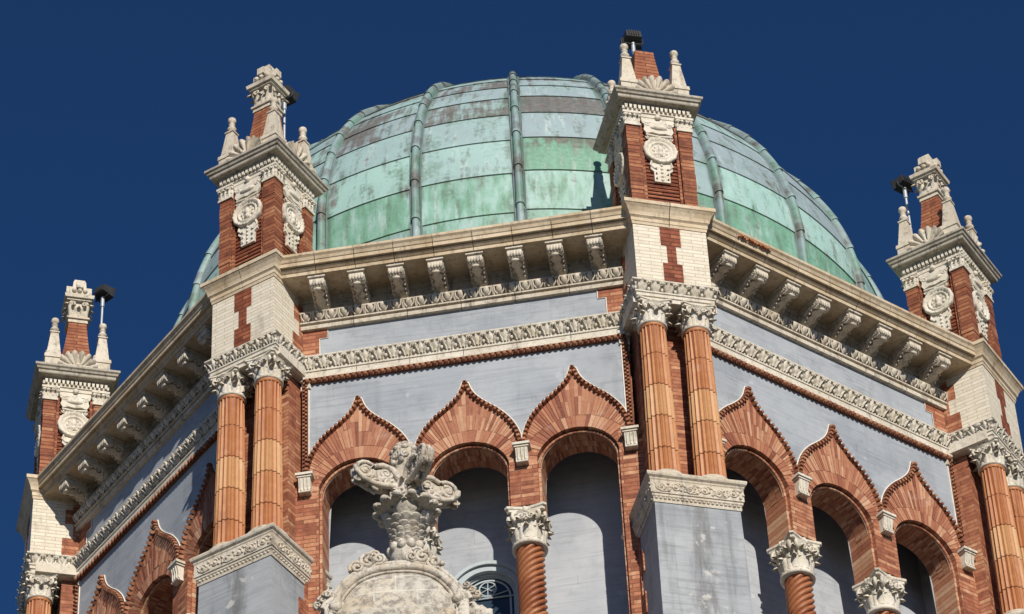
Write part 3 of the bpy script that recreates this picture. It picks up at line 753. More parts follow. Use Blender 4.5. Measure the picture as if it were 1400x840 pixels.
        for i in range(n):
            (x, z), a = at(L[-1] * (i + .5) / n); ux, uz = cos(a), sin(a); vx, vz = -uz, ux
            x -= vx * .004; z -= vz * .004
            hs_, hv = .032, .040; ap = .062
            q = [(b + x + ux * i_ * hs_ + vx * j_ * hv, AW - .02, z + uz * i_ * hs_ + vz * j_ * hv) for i_, j_ in ((-1, -1), (1, -1), (1, 1), (-1, 1))]
            q += [(b + x + ux * i_ * hs_ * .6 + vx * j_ * hv * .55, AW + ap, z + uz * i_ * hs_ * .6 + vz * j_ * hv * .55) for i_, j_ in ((-1, -1), (1, -1), (1, 1), (-1, 1))]
            mb.hexa(q, r.uniform(.1, 1))
        # solid backing of the bead
        rows = [[], [], [], []]
        for i in range(81):
            (x, z), a = at(L[-1] * i / 80); vx, vz = -sin(a), cos(a)
            for j, (dv, nn) in enumerate(((-.035, AW - .02), (-.03, AW + .012), (.03, AW + .012), (.035, AW - .02))): rows[j].append((b + x + vx * dv, nn, z + vz * dv))
        mb.grid(rows, .0, False)
        part('bead_moulding', mb, 'bead', arch, off)
        mb = MB(); pts = [at(L[-1] * i / 90) for i in range(91)]
        mb.tube([(b + p[0] - sin(a) * .045, AW - .004, p[1] + cos(a) * .045) for p, a in pts[4:-4]], .0105, 5)
        part('outline_fillet', mb, 'fillet', arch, off)
    # vertical bead strips at the wall ends
    for sg in (-1, 1):
        mb = MB()
        for k in range(25):
            z = 1.50 + .07 * k
            for j in (0, 1):
                x = sg * (2.297 + .035 * j); zz = z + .035 * j
                mb.hexa([(x + i_ * .019, AW - .02, zz + j_ * .026) for i_, j_ in ((-1, -1), (1, -1), (1, 1), (-1, 1))] + [(x + i_ * .012, AW + .035, zz + j_ * .015) for i_, j_ in ((-1, -1), (1, -1), (1, 1), (-1, 1))], r.uniform(.1, .9))
        a, b_ = sorted((sg * 2.272, sg * 2.36)); mb.box(a, b_, AW - .03, AW + .006, 1.5, 3.2, .15)
        part('bead_strip', mb, 'bead', T, off)
    mb = MB(); H2 = 2.32                               # rope bead under the leaf belt
    for k in range(55):
        x = -H2 + 2 * H2 * (k + .5) / 55
        mb.ball((x, AW + .045, 3.235), .041, r.uniform(.2, 1), 8, 6, (.82, 1, 1))
    mb.box(-H2, H2, AW - .02, AW + .03, 3.205, 3.27, .1)
    part('rope_bead', mb, 'bead', T, off)
    # leaf belt
    mb = MB(); PATH = [(-2.34, AW), (2.34, AW)]
    mb.sweep(PATH, [(-.05, 3.27), (.055, 3.27), (.055, 3.31), (.03, 3.32), (.03, 3.405), (.045, 3.41), (.045, 3.435), (.02, 3.445), (.02, 3.47), (.022, 3.49), (.03, 3.56), (.065, 3.63), (.095, 3.645), (.10, 3.655), (.10, 3.672), (-.05, 3.672)], .7, seg=.78)
    leaf_belt(mb, PATH, .03, .085, 3.475, 3.66, .205, .85)
    part('leaf_belt', mb, 'white', T, off)
    mb = MB(); P2 = [(-2.38, AW), (2.38, AW)]
    mb.sweep(P2, [(-.05, 4.225), (.055, 4.225), (.06, 4.29), (.03, 4.295), (.03, 4.315), (.085, 4.32), (.085, 4.345), (.03, 4.358), (.04, 4.42), (.07, 4.475), (.115, 4.49), (.12, 4.512), (-.05, 4.512)], .75, seg=.78)
    egg_dart(mb, P2, .05, 4.355, 4.50, .194, .85)
    part('egg_band', mb, 'stone', T, off)
    # cornice slab
    mb = MB(); mb.sweep([(-2.62, AW), (2.62, AW)], [(-.9, 4.84), (.555, 4.84), (.56, 4.895), (.572, 4.90), (.60, 4.925), (.615, 4.935), (.60, 4.945), (.60, 4.952), (.652, 4.956), (.655, 5.015), (.668, 5.025), (.685, 5.07), (.712, 5.10), (.712, 5.145), (.69, 5.15), (-.9, 5.16)], .65, seg=.58)
    part('cornice', mb, 'cornice', T, off)
    mb = MB(); mb.sweep([(-2.5, AW), (2.5, AW)], [(-.1, 4.765), (.03, 4.765), (.055, 4.838), (-.1, 4.838)], .5); mb.sweep([(-2.45, AW), (2.45, AW)], [(-.1, 4.51), (.012, 4.51), (.012, 4.765), (-.1, 4.765)], .5)
    part('bracket_bed', mb, 'grey_stone', T, off)
    T['_'] = 0; del T['_']
    # eight scrolled brackets
    bk = bracket_mesh()
    for k in range(8): link('bracket', bk, T, ((k - 3.5) * .583, 0, 4.838 + 8.6))
    ck = corbel_mesh()
    for x in (-2.305, -.7735, .7735, 2.305): link('corbel', ck, T, (x, 0, 1.29 + 8.6))
    for x in (-.7735, .7735):
        spiral_column(T, (x, .25, 0))
    mb = MB(); mb.box(-2.2, 2.2, AW - .48, AW - .02, -8.6, -2.5)
    part('parapet', mb, 'stucco', T, off)
    return T
_cache = {}
def bracket_mesh():
    if 'b' in _cache: return _cache['b']
    mb = MB(); wv = .108
    # side outline in (n from wall plane, z below soffit)
    O = [(-.02, 0), (.515, 0), (.515, -.028), (.50, -.035), (.505, -.07), (.50, -.115), (.475, -.15), (.435, -.16), (.39, -.145), (.35, -.125), (.29, -.12), (.22, -.14), (.16, -.17), (.11, -.215), (.06, -.235), (.0, -.225), (-.02, -.21)]
    n = len(O)
    mb.add([(-wv, a, z) for a, z in O] + [(wv, a, z) for a, z in O], [tuple(range(n)), tuple(range(n, 2 * n))] + [(i, (i + 1) % n, n + (i + 1) % n, n + i) for i in range(n)], .8)
    mb.box(-wv - .02, wv + .02, -.02, .53, -.03, -.001, .85)
    for sg in (-1, 1):                                 # volutes on the flanks
        mb.tube(spiral_pts((sg * wv, .435, -.075), (0, 1, 0), (0, 0, 1), .055, 1.6, 14, 0, -1), .013, 5, .85)
        mb.tube(spiral_pts((sg * wv, .075, -.135), (0, 1, 0), (0, 0, 1), .085, 1.7, 16, PI, -1), .015, 5, .85)
        mb.tube([(sg * wv, .40, -.115), (sg * wv, .28, -.085), (sg * wv, .16, -.13)], .014, 5, .85)
        for k in range(6):                             # leaf serration along the lower edges
            t = k / 5; nn = .37 - .30 * t; zz = -.115 - .12 * t ** 1.5
            mb.ball((sg * wv * .82, nn, zz), .022, .9, 6, 4)
    for k in range(5):                                 # front scroll roll with beads
        mb.ball((-wv * .8 + wv * 1.6 * k / 4, .50, -.10), .027, .95, 6, 4, (1, .7, 1.6))
    rows = []
    for i in range(9):                                 # acanthus leaf under the bracket, with a lifted tip
        t = i / 8; nn = .05 + .40 * t; zz = -.225 + .11 * t ** .8 - .02
        if t > .7: zz -= .05 * ((t - .7) / .3)
        wd = wv * (.62 + .2 * cos(6 * PI * t)) * (1 if t < .8 else 1 - (t - .8) * 2.2)
        rows.append([(-wd, nn, zz + .02), (-wd * .5, nn, zz), (0, nn, zz - .018), (wd * .5, nn, zz), (wd, nn, zz + .02)])
    mb.grid(rows, .85, True)
    mb.ball((0, .45, -.172), .05, .95, 8, 5, (1.25, .6, .5))
    mb.v = [(x, n_, z * 1.22) for x, n_, z in mb.v]; _cache['b'] = mb.mesh('bracket', 'stone'); return _cache['b']
def corbel_mesh():
    if 'c' in _cache: return _cache['c']
    mb = MB(); w_ = .085
    O = [(-.03, .12), (.115, .12), (.12, .07), (.10, .0), (.085, -.06), (.095, -.11), (.085, -.145), (.05, -.155), (-.03, -.15)]; n = len(O)
    mb.add([(-w_, a, z) for a, z in O] + [(w_, a, z) for a, z in O], [tuple(range(n)), tuple(range(n, 2 * n))] + [(i, (i + 1) % n, n + (i + 1) % n, n + i) for i in range(n)], .8)
    mb.box(-.125, .125, -.03, .155, .125, .165, .9); mb.box(-.105, .105, -.03, .135, .095, .1245, .85)
    for x in (-.05, 0, .05): mb.tube([(x, .122, .08), (x, .10, -.02), (x, .10, -.12)], .014, 5, .9)
    mb.tube([(-w_, .085, -.14), (w_, .085, -.14)], .022, 8, .9)
    _cache['c'] = mb.mesh('corbel', 'white'); return _cache['c']
def spiral_column(T, at):
    x, dn, _ = at
    c = part('spiral_column', MB(), 'spiral', T, (0, 0, 0), (x, dn, 8.6))
    if 's' not in _cache:
        mb = MB(); NT_, n = 8, 144; rows = []; zs = [-2.35 + 2.20 * i / 320 for i in range(321)]
        for z in zs:
            r_ = .192; row = []
            for k in range(n):
                a = 2 * PI * k / n; ph = NT_ * (a - 2 * PI * z / -.82) ; rr = r_ - .046 + .052 * abs(sin(ph / 2)) ** .5
                row.append((rr * cos(a), rr * sin(a), z))
            rows.append(row)
        b0 = len(mb.f); mb.grid(rows, .5, True, True)
        for i in range(320):
            seg_t = [.45, .75, .35, .6, .5][int(i / 76) % 5]
            for k in range(n): mb.t[b0 + i * n + k] = seg_t
        _cache['s'] = mb.mesh('shaft', 'spiral')
        cp = capital((0, 0), -.175, .425, .205, .275, .85); cp.lathe((0, 0), [(.21, -.20), (.245, -.19), (.25, -.15), (.225, -.13)], 28, .8)
        _cache['sc'] = cp.mesh('capital', 'white')
        mb = MB(); mb.lathe((0, 0), [(.30, -2.52), (.30, -2.46), (.26, -2.44), (.26, -2.38), (.22, -2.35)], 28, .7)
        _cache['sb'] = mb.mesh('base', 'white')
    c.data = _cache['s']; c.name = 'spiral_column'
    link('capital', _cache['sc'], c); link('base', _cache['sb'], c)
WALL_LABELS = {0: 'nearly frontal arcaded wall, whole between its two corner piers, behind the stone urn',
               45: 'sunlit arcaded wall receding to the right whose cornice has a broken orange gap',
               -45: 'steeply foreshortened arcaded wall on the left with long shadows across its frieze'}
WALLS = {phi: make_wall(WALL_LABELS[phi], phi) for phi in (0, 45, -45)}
# broken patch at the start of the right cornice
mb = MB(); r = random.Random(4)
for k in range(13):
    x = -2.02 + .047 * k; h = .05 + .05 * r.random() + .05 * math.sin(k * .8) ** 2
    a = r.uniform(-.02, .02); n1_ = .70 + r.uniform(-.02, .03)
    mb.hexa([(x, .5, 5.04 + a), (x + .046, .5, 5.04 - a), (x + .046, n1_, 5.05 - a), (x, n1_ + .01, 5.04 + a), (x + .004, .5, 5.05 + h), (x + .042, .5, 5.06 + h), (x + .04, n1_ - .02, 5.05 + h * .9), (x + .006, n1_ - .03, 5.04 + h)], r.random())
part('broken_edge', mb, 'rust', WALLS[45], (0, 0, 0), (0, 0, 8.6), label='broken orange terracotta where the cornice edge is missing')

# ------------------------------------------------------------------ corner piers
RP = 7.5
PIER_SPOTS = [(22.5, 'middle right corner pier with red I shaped inset on its cream front'),
              (-22.5, 'corner pier left of the stone urn, showing two flanks and paired orange columns'),
              (67.5, 'corner pier cut by the right edge of the picture beneath the right turret'),
              (-67.5, 'corner pier at the far left edge with a bright cream brick flank')]
def make_pier(label, phi):
    T = thing('corner_pier', label, 'pier', polar(RP, phi, -8.6), rad(phi), 'corner piers with paired columns')
    off = (0, RP, -8.6)
    mb = MB()                                          # grey dado, slightly battered
    mb.hexa([(-.70, 6.9, -8.6), (.70, 6.9, -8.6), (.70, 8.40, -8.6), (-.70, 8.40, -8.6), (-.595, 6.9, -.42), (.595, 6.9, -.42), (.595, 8.285, -.42), (-.595, 8.285, -.42)])
    part('pedestal', mb, 'dado', T, off)
    for sg in (-1, 1):                                 # red brick at the rear flanks of the pedestal
        mb = MB()
        for k in range(10):
            z = -.43 - .35 * (k + 1); a, b = sorted((sg * .50, sg * (.612 + .0128 * (8.6 + .43 - 8.6 + .35 * k)))); mb.box(a, b + 0, 6.95, 7.50 + (.14 if k % 2 else 0), z, z + .35)
        part('rear_quoin', mb, 'brick', T, off)
    mb = MB(); path = [(-.60, 6.95), (-.60, 8.285), (.60, 8.285), (.60, 6.95)]
    mb.sweep(path, [(-.05, -.47), (.012, -.47), (.018, -.43), (.008, -.42), (.02, -.39), (.035, -.375), (.035, -.345), (.05, -.335), (.05, -.12), (.06, -.105), (.062, -.085), (.09, -.06), (.098, -.035), (.098, -.012), (.09, 0), (-.4, .004)], .75)
    scroll_relief(mb, path, .05, -.325, -.13, .20, .9)
    for p, d, n, st in path_points(path, .06): mb.ball((p.x + n.x * .02, p.y + n.y * .02, -.405), .02, .85, 6, 4)
    part('pedestal_cap', mb, 'stone', T, off)
    mb = MB(); mb.box(-.45, .45, 6.9, 7.68, .0, 3.36)
    part('brick_core', mb, 'brick', T, off)
    for sg in (-1, 1):                                 # small responds beside the wall
        mb = MB(); mb.box(*sorted((sg * .50, sg * .62)), 6.95, 7.40, -.002, 3.0)
        rs = part('respond', mb, 'brick', T, off)
        mb = MB()
        for z0, z1, e in ((3.02, 3.12, .0), (3.12, 3.20, .03), (3.20, 3.27, .01), (3.27, 3.345, .055)):
            mb.box(*sorted((sg * .50, sg * (.625 + e))), 6.95, 7.42 + e, z0, z1 - .004, .8)
        part('respond_cap', mb, 'white', rs, off)
    # belt
    path = [(-.585, 7.0), (-.585, 8.20), (.585, 8.20), (.585, 7.0)]
    mb = MB(); mb.sweep(path, [(-.3, 3.33), (-.03, 3.33), (-.03, 3.40), (-.012, 3.405), (-.012, 3.455), (.004, 3.465), (.004, 3.49), (-.028, 3.495), (-.028, 3.51), (-.015, 3.58), (.015, 3.64), (.045, 3.652), (.05, 3.66), (.05, 3.677), (-.3, 3.68)], .75)
    leaf_belt(mb, path, -.02, .04, 3.485, 3.665, .195, .9)
    part('leaf_belt', mb, 'white', T, off)
    mb = MB(); mb.box(-.60, .60, 7.0, 8.10, 3.34, 3.60)
    part('architrave_core', mb, 'white', T, off)
    # attic
    mb = MB(); mb.box(-.545, .545, 7.0, 8.20, 3.665, 4.80)
    part('attic', mb, 'cream_brick', T, off)
    mb = MB(); f = 8.204; zt = 4.78
    mb.box(-.15, .15, f - .02, f, 4.42, zt); mb.box(-.07, .07, f - .02, f + .001, 4.08, 4.42); mb.box(-.145, .145, f - .02, f, 3.68, 4.08)
    part('brick_inset', mb, 'brick_dark', T, off)
    for sg in (-1, 1):                                 # toothed red quoins on the flanks
        mb = MB(); z = 3.68; k = 0
        while z < 4.7:
            h = .14 if k else .20; e = (.16, .0, .13, .02)[k % 4]
            mb.box(*sorted((sg * .53, sg * .549)), 6.95, 7.56 + e, z, min(4.76, z + h * 2)); z += h * 2; k += 1
        part('flank_quoin', mb, 'brick', T, off)
    # cap cornice
    path = [(-.55, 7.0), (-.55, 8.205), (.55, 8.205), (.55, 7.0)]
    mb = MB(); mb.sweep(path, [(-.4, 4.785), (.006, 4.785), (.012, 4.83), (.022, 4.84), (.022, 4.90), (.035, 4.915), (.05, 4.93), (.05, 4.95), (.06, 4.99), (.09, 5.05), (.12, 5.09), (.133, 5.10), (.133, 5.165), (.12, 5.172), (-.6, 5.185)], .75, seg=.62)
    part('cap_cornice', mb, 'cornice', T, off)
    mb = MB(); mb.box(-.5, .5, 7.0, 8.1, 4.79, 5.16); part('cap_core', mb, 'cornice', T, off)
    for x in (-.32, .32): column(T, x)
    return T
def column(T, x):
    if 'col' not in _cache:
        mb = MB(); n = 72; joints = [.17, .62, 1.20, 1.78, 2.36, 2.90]; rn = random.Random(11)
        for a, b in zip(joints[:-1], joints[1:]):
            tint = rn.uniform(.12, 1.0); rows = []; tl = []
            def ring_(z, k):
                R_ = (.222 - .037 * max(0, (z - .2) / 2.7) ** 1.1) * k; row = []
                for q in range(n):
                    ph = (q % 4) / 4; d_ = (0, .021, .026, .021)[q % 4]
                    row.append(((R_ - d_) * cos(2 * PI * (q - .5 * (q % 4 == 3) + .5 * (q % 4 == 1)) / n), (R_ - d_) * sin(2 * PI * (q - .5 * (q % 4 == 3) + .5 * (q % 4 == 1)) / n), z))
                return row
            for pair in (((a + .003, .965), (a + .012, 1.005)), ((a + .012, 1.005), ((a + b) / 2, 1.0)), (((a + b) / 2, 1.0), (b - .010, .992)), ((b - .010, .992), (b - .003, .955))):
                b0 = len(mb.f); mb.grid([ring_(*p_) for p_ in pair], tint, False, True)
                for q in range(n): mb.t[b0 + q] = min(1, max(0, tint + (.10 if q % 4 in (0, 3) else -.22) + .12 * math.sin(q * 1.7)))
        mb.lathe((0, 0), [(.17, .16), (.17, 2.95)], 24, .1)
        mb.lathe((0, 0), [(.182, 2.885), (.19, 2.90), (.19, 2.93), (.18, 2.94)], 32, .6)
        _cache['col'] = mb.mesh('shaft', 'shaft')
        _cache['cap'] = capital((0, 0), 2.925, 3.345, .185, .245, .85).mesh('capital', 'white')
        mb = MB(); mb.lathe((0, 0), [(.30, .003), (.30, .05), (.315, .07), (.315, .10), (.29, .115), (.26, .12), (.255, .14), (.265, .15), (.26, .175), (.235, .18)], 36, .75)
        _cache['base'] = mb.mesh('base', 'stone')
    c = link('column', _cache['col'], T, (x, -(7.99 - RP), 8.6))
    link('capital', _cache['cap'], c); link('base', _cache['base'], c)
piers = {}
for i, (phi, lab) in enumerate(PIER_SPOTS):
    if i == 0: t = make_pier(lab, phi); first_pier = t
    else:
        t = copy_tree(first_pier); t['label'] = lab; t.location = polar(RP, phi, -8.6); t.rotation_euler = (0, 0, rad(phi))
    piers[phi] = t

# ------------------------------------------------------------------ corner turrets (local frame: turret axis at the origin, z = 0 at the pier cap)
ZT = 5.187; RT = 7.639
def z_(z): return z - ZT
def make_turret(label, phi, finial=True):
    T = thing('corner_turret', label, 'turret', polar(RT, phi, ZT), rad(phi), 'corner turrets round the dome')
    if 'tur' not in _cache: build_turret_meshes()
    c = _cache['tur']
    link('brick_shaft', c['shaft'], T)
    link('cornice', c['corn'], T); link('dentil_band', c['dent'], T)
    for i in (-1, 1):
        for j in (-1, 1): link('pilaster_capital', c['pcap'], link('pilaster', c['pil'][(i, j)], T), (i * .40, -j * .40, 0))
    for k in range(4):
        m = link('medallion', c['medal'], T, (0, 0, 0), k * PI / 2)
        link('shell', c['shell'], T, (0, 0, 0), k * PI / 2)
    for i in (-1, 1):
        for j in (-1, 1): link('pinnacle', c['pinn'], T, (i * .39, -j * .39, z_(7.52)))
    ob = link('obelisk', c['obel'], T)
    if finial: link('finial', c['fin'], T, label='carved stone finial block crowning the brick obelisk')
    return T
def build_turret_meshes():
    c = {}
    mb = MB(); H = .42
    z0, z1 = -.05, z_(7.20)
    # recessed centre panel with projecting courses
    mb.box(-H, H, -H, H, z0, z1, .2)
    k = 0; z = .0
    while z < z_(7.05):
        mb.box(-H - .018, H + .018, -H - .018, H + .018, z + .012, z + .052, .5); z += .074; k += 1
    c['shaft'] = mb.mesh('brick_shaft', 'brick_dark')
    c['pil'] = {}
    for i in (-1, 1):
        for j in (-1, 1):
            mb = MB(); z = 0.0; kk = 0; rn = random.Random(i * 3 + j)
            while z < z_(6.86):
                e = rn.uniform(-.005, .005)
                x = sorted((i * .295, i * (.50 + e))); n = sorted((j * .295, j * (.50 + e)))
                mb.box(x[0], x[1], n[0], n[1], z, z + .0885, .5); z += .092
            # inner listel beside the panel
            x = sorted((i * .245, i * .285)); mb.box(x[0], x[1], j * .45 - .02, j * .45 + .02, 0, z_(6.98), .5)
            n = sorted((j * .245, j * .285)); mb.box(i * .45 - .02, i * .45 + .02, n[0], n[1], 0, z_(6.98), .5)
            c['pil'][(i, j)] = mb.mesh('pilaster', 'brick_turret')
    mb = MB()                                           # capital of a corner pilaster
    zz0, zz1 = z_(6.885), z_(7.16); h = .112
    mb.box(-h, h, -h, h, zz0, zz1, .8)
    for a, b, e in ((0, .04, .012), (.09, .11, .006), (.235, .275, .03)): mb.box(-h - e, h + e, -h - e, h + e, zz0 + a, zz0 + b, .85)
    for k in range(4):
        a = k * PI / 2; d = Vector((cos(a), sin(a), 0)); s_ = Vector((-sin(a), cos(a), 0)); zz = Vector((0, 0, 1))
        for q in (-.65, 0, .65):
            leaf_strip(mb, d * h + s_ * h * q + zz * (zz0 + .045), d, zz, .12, .085, .06, .9)
            mb.ball(tuple(d * (h + .01) + s_ * h * (q + .3) + zz * (zz0 + .2)), .03, .9, 6, 4)
        for sg in (-1, 1): mb.tube(spiral_pts(d * (h + .012) + s_ * sg * h * .75 + zz * (zz0 + .19), s_ * sg, zz, .045, 1.4, 10, 0, 1), .012, 5, .9)
    c['pcap'] = mb.mesh('pilaster_capital', 'white')
    mb = MB(); pth = [(-.47, -.47), (-.47, .47), (.47, .47), (.47, -.47), (-.47, -.47)]
    def ring(mb, h, prof, tint, closed=True):
        rows = [[(sx * (h + o), sy * (h + o), z) for sx, sy in ((-1, -1), (-1, 1), (1, 1), (1, -1), (-1, -1))] for o, z in prof]
        mb.grid(rows, tint, False)
    ring(mb, .47, [(-.1, z_(7.13)), (.0, z_(7.13)), (.0, z_(7.19)), (.02, z_(7.20)), (.02, z_(7.225)), (-.1, z_(7.23))], .7)
    for sd_ in range(4):
        a = sd_ * PI / 2; d = Vector((cos(a), sin(a), 0)); s_ = Vector((-sin(a), cos(a), 0))
        for k in range(15):
            p = d * .50 + s_ * (-.476 + .068 * k)
            mb.hexa([tuple(p + d * e + s_ * f_ + Vector((0, 0, z_(zz)))) for zz, w_ in ((7.235, .016), (7.315, .024)) for e, f_ in ((-.05, -w_), (.03, -w_), (.03, w_), (-.05, w_))], .95)
    mb.box(-.48, .48, -.48, .48, z_(7.22), z_(7.34), .4)
    c['dent'] = mb.mesh('dentil_band', 'white')
    mb = MB()
    ring(mb, .48, [(-.3, z_(7.325)), (.04, z_(7.325)), (.05, z_(7.345)), (.13, z_(7.355)), (.14, z_(7.37)), (.14, z_(7.41)), (.165, z_(7.425)), (.175, z_(7.455)), (.20, z_(7.475)), (.20, z_(7.515)), (.19, z_(7.525)), (-.48, z_(7.545))], .55)
    c['corn'] = mb.mesh('cornice', 'grey_stone')
    # medallion hung on the front panel (n = +.44)
    mb = MB(); n0 = .44
    zc = z_(6.43)
    rows = []
    for i, (rr, nn) in enumerate(((0.02, .075), (.06, .085), (.085, .055), (.125, .052), (.14, .06), (.15, .085), (.165, .09), (.175, .06), (.20, .075), (.225, .11), (.25, .105), (.262, .07), (.25, -.02))):
        rows.append([(rr * (1 + (.02 * cos(12 * 2 * PI * k / 48) if rr > .19 else 0)) * cos(2 * PI * k / 48), n0 + nn + (.012 * sin(24 * 2 * PI * k / 48 + 1) if .19 < rr < .255 else 0), zc + rr * (1 + (.02 * cos(12 * 2 * PI * k / 48) if rr > .19 else 0)) * sin(2 * PI * k / 48)) for k in range(48)])
    mb.grid(rows, .85, True, True)
    for k in range(9):
        a = 2 * PI * k / 9 + .3; mb.ball((.10 * cos(a), n0 + .055, zc + .10 * sin(a)), .026, .8, 6, 4, (1, 1, 1.4))
    mb.ball((0, n0 + .07, zc + .02), .06, .9, 8, 5, (.8, .8, 1.2)); mb.ball((0, n0 + .06, zc - .06), .07, .85, 8, 5, (.7, .7, .8))
    # crown piece above and hanging strip below
    mb.box(-.16, .16, n0 - .04, n0 + .03, z_(6.62), z_(7.10), .8)
    mb.box(-.25, .25, n0 - .04, n0 + .055, z_(7.02), z_(7.10), .9)
    O = [(-.25, 7.0), (-.21, 6.93), (-.23, 6.84), (-.19, 6.77), (-.10, 6.80), (0, 6.78), (.10, 6.80), (.19, 6.77), (.23, 6.84), (.21, 6.93), (.25, 7.0), (.12, 6.99), (0, 7.05), (-.12, 6.99)]
    n = len(O); mb.add([(x, n0 + .02, z_(z)) for x, z in O] + [(x, n0 + .075, z_(z)) for x, z in O], [tuple(range(n)), tuple(range(n, 2 * n))] + [(i, (i + 1) % n, n + (i + 1) % n, n + i) for i in range(n)], .9)
    mb.ball((0, n0 + .06, z_(6.90)), .13, .85, 10, 6, (1.15, .5, .38))
    mb.tube([(-.20, n0 + .07, z_(6.74)), (0, n0 + .09, z_(6.70)), (.20, n0 + .07, z_(6.74))], .022, 6, .9)
    for sg in (-1, 1):
        mb.tube(spiral_pts((sg * .17, n0 + .075, z_(6.955)), (sg, 0, 0), (0, 0, 1), .05, 1.4, 10, 0, 1), .014, 5, .9)
        mb.tube(spiral_pts((sg * .16, n0 + .06, z_(6.70)), (sg, 0, 0), (0, 0, 1), .05, 1.4, 10, 0, -1), .014, 5, .9)
        mb.tube([(sg * .13, n0 + .05, z_(6.25)), (sg * .17, n0 + .05, z_(6.13)), (sg * .10, n0 + .05, z_(6.06))], .018, 5, .9)
    O = [(-.15, 6.24), (.15, 6.24), (.17, 6.05), (.12, 6.0), (.12, 5.80), (-.12, 5.80), (-.12, 6.0), (-.17, 6.05)]
    n = len(O); mb.add([(x, n0 - .02, z_(z)) for x, z in O] + [(x, n0 + .045, z_(z)) for x, z in O], [tuple(range(n)), tuple(range(n, 2 * n))] + [(i, (i + 1) % n, n + (i + 1) % n, n + i) for i in range(n)], .9)
    for k in range(3):
        for sg in (-1, 1):
            leaf_strip(mb, (sg * .05, n0 + .04, z_(6.12 - .10 * k)), (sg * .3, 1, 0), (sg * .5, 0, -1), .07, .07, .04, .95)
    for k in range(5): mb.ball((0, n0 + .05, z_(6.14 - .075 * k)), .024, .9, 6, 4)
    mb.ball((0, n0 + .08, z_(7.12)), .05, .9, 7, 5)
    mb.v = [(x, n0 + (n_ - n0) * .78, z) for x, n_, z in mb.v]
    c['medal'] = mb.mesh('medallion', 'white')
    # scallop shell (stands on the cap edge, n = +.47)
    mb = MB(); NF = 8; rows = []; R_ = .33; zb = z_(7.545)
    for i in range(9):
        t = i / 8; row = []
        for k in range(NF * 8 + 1):
            a = PI * k / (NF * 8); rib = abs(sin(NF * a)) ** .6; rr = R_ * t * (1 - .07 * (1 - rib) * t)
            row.append((rr * cos(a), .565 - .05 * (1 - t ** 2) + .085 * t ** .7 * rib - .03 * t ** 3, zb + .035 + rr * sin(a) * 1.0))
        rows.append(row)
    mb.grid(rows, .8, True)
    back = [(p[0], .46, p[2]) for p in rows[-1]]; mb.grid([rows[-1], back], .8, True); mb.add(back, [tuple(range(len(back)))], .6)
    mb.ball((0, .60, zb + .05), .05, .9, 8, 5); mb.box(-.235, .235, .40, .63, zb - .03, zb + .035, .8)
    c['shell'] = mb.mesh('shell', 'stone')
    # pinnacle, base at z = 0 -> tip 1.23
    mb = MB()
    mb.frustum((0, 0), 0, .155, .155, 0, .05, .7); mb.frustum((0, 0), 0, .135, .135, .05, .28 + .05, .75); mb.frustum((0, 0), 0, .150, .145, .26, .335, .8)
    mb.frustum((0, 0), 0, .118, .062, .335, .86, .85); mb.frustum((0, 0), 0, .078, .078, .86, .885, .9)
    mb.lathe((0, 0), [(.055, .885), (.035, .905), (.045, .92), (.068, .95), (.072, .975), (.05, 1.01), (.032, 1.03), (.05, 1.045), (.052, 1.06), (.034, 1.075), (.034, 1.09), (.058, 1.115), (.066, 1.15), (.058, 1.19), (.03, 1.215), (.01, 1.22)], 14, .9)
    c['pinn'] = mb.mesh('pinnacle', 'stone')
    # brick obelisk with concave flare
    mb = MB(); ST = [(.40, 7.53), (.36, 7.62), (.315, 7.75), (.275, 7.9), (.245, 8.05), (.22, 8.2), (.20, 8.35), (.183, 8.5), (.168, 8.65), (.155, 8.80), (.148, 8.92)]
    for (h0, a), (h1, b) in zip(ST[:-1], ST[1:]): mb.frustum((0, 0), 0, h0, h1, z_(a), z_(b) - .0005, .5)
    c['obel'] = mb.mesh('obelisk', 'brick_turret')
    mb = MB()
    mb.frustum((0, 0), 0, .165, .155, z_(8.92), z_(9.0), .9); mb.frustum((0, 0), 0, .185, .185, z_(9.0), z_(9.035), .85); mb.frustum((0, 0), 0, .15, .14, z_(9.035), z_(9.40), .85)
    for k in range(4):
        a = k * PI / 2; d = Vector((cos(a), sin(a), 0)); s_ = Vector((-sin(a), cos(a), 0)); zz = Vector((0, 0, 1))
        for q in (-.10, .10): leaf_strip(mb, d * .135 + s_ * q + zz * z_(9.05), d, zz, .20, .12, .11, .9, 3, 7)
        leaf_strip(mb, d * .14 + zz * z_(9.08), d, zz, .14, .15, .10, .95, 3, 7)
        dd = (d + s_).normalized()
        leaf_strip(mb, dd * .19 + zz * z_(9.06), dd, zz, .22, .12, .14, .9, 3, 7)
        mb.tube(spiral_pts(d * .165 + s_ * .10 + zz * z_(9.33), s_, zz, .055, 1.4, 10, 0, 1), .018, 5, .9); mb.tube(spiral_pts(d * .165 - s_ * .10 + zz * z_(9.33), -s_, zz, .055, 1.4, 10, 0, 1), .018, 5, .9)
        for q in (-.09, 0, .09): mb.ball(tuple(d * .175 + s_ * q + zz * z_(9.62)), .042, .85, 7, 5)
        mb.box(*sorted((d.x * .10 - .06 * abs(d.y), d.x * .21 + .06 * abs(d.y))), *sorted((d.y * .10 - .06 * abs(d.x), d.y * .21 + .06 * abs(d.x))), z_(9.67), z_(9.80), .85)
    mb.frustum((0, 0), 0, .20, .205, z_(9.385), z_(9.42), .8); mb.frustum((0, 0), 0, .235, .245, z_(9.42), z_(9.485), .85); mb.frustum((0, 0), 0, .19, .17, z_(9.485), z_(9.54), .8)
    mb.frustum((0, 0), 0, .165, .16, z_(9.54), z_(9.70), .8); mb.frustum((0, 0), 0, .115, .105, z_(9.70), z_(9.88), .9); mb.frustum((0, 0), 0, .10, .085, z_(9.88), z_(9.94), .9)
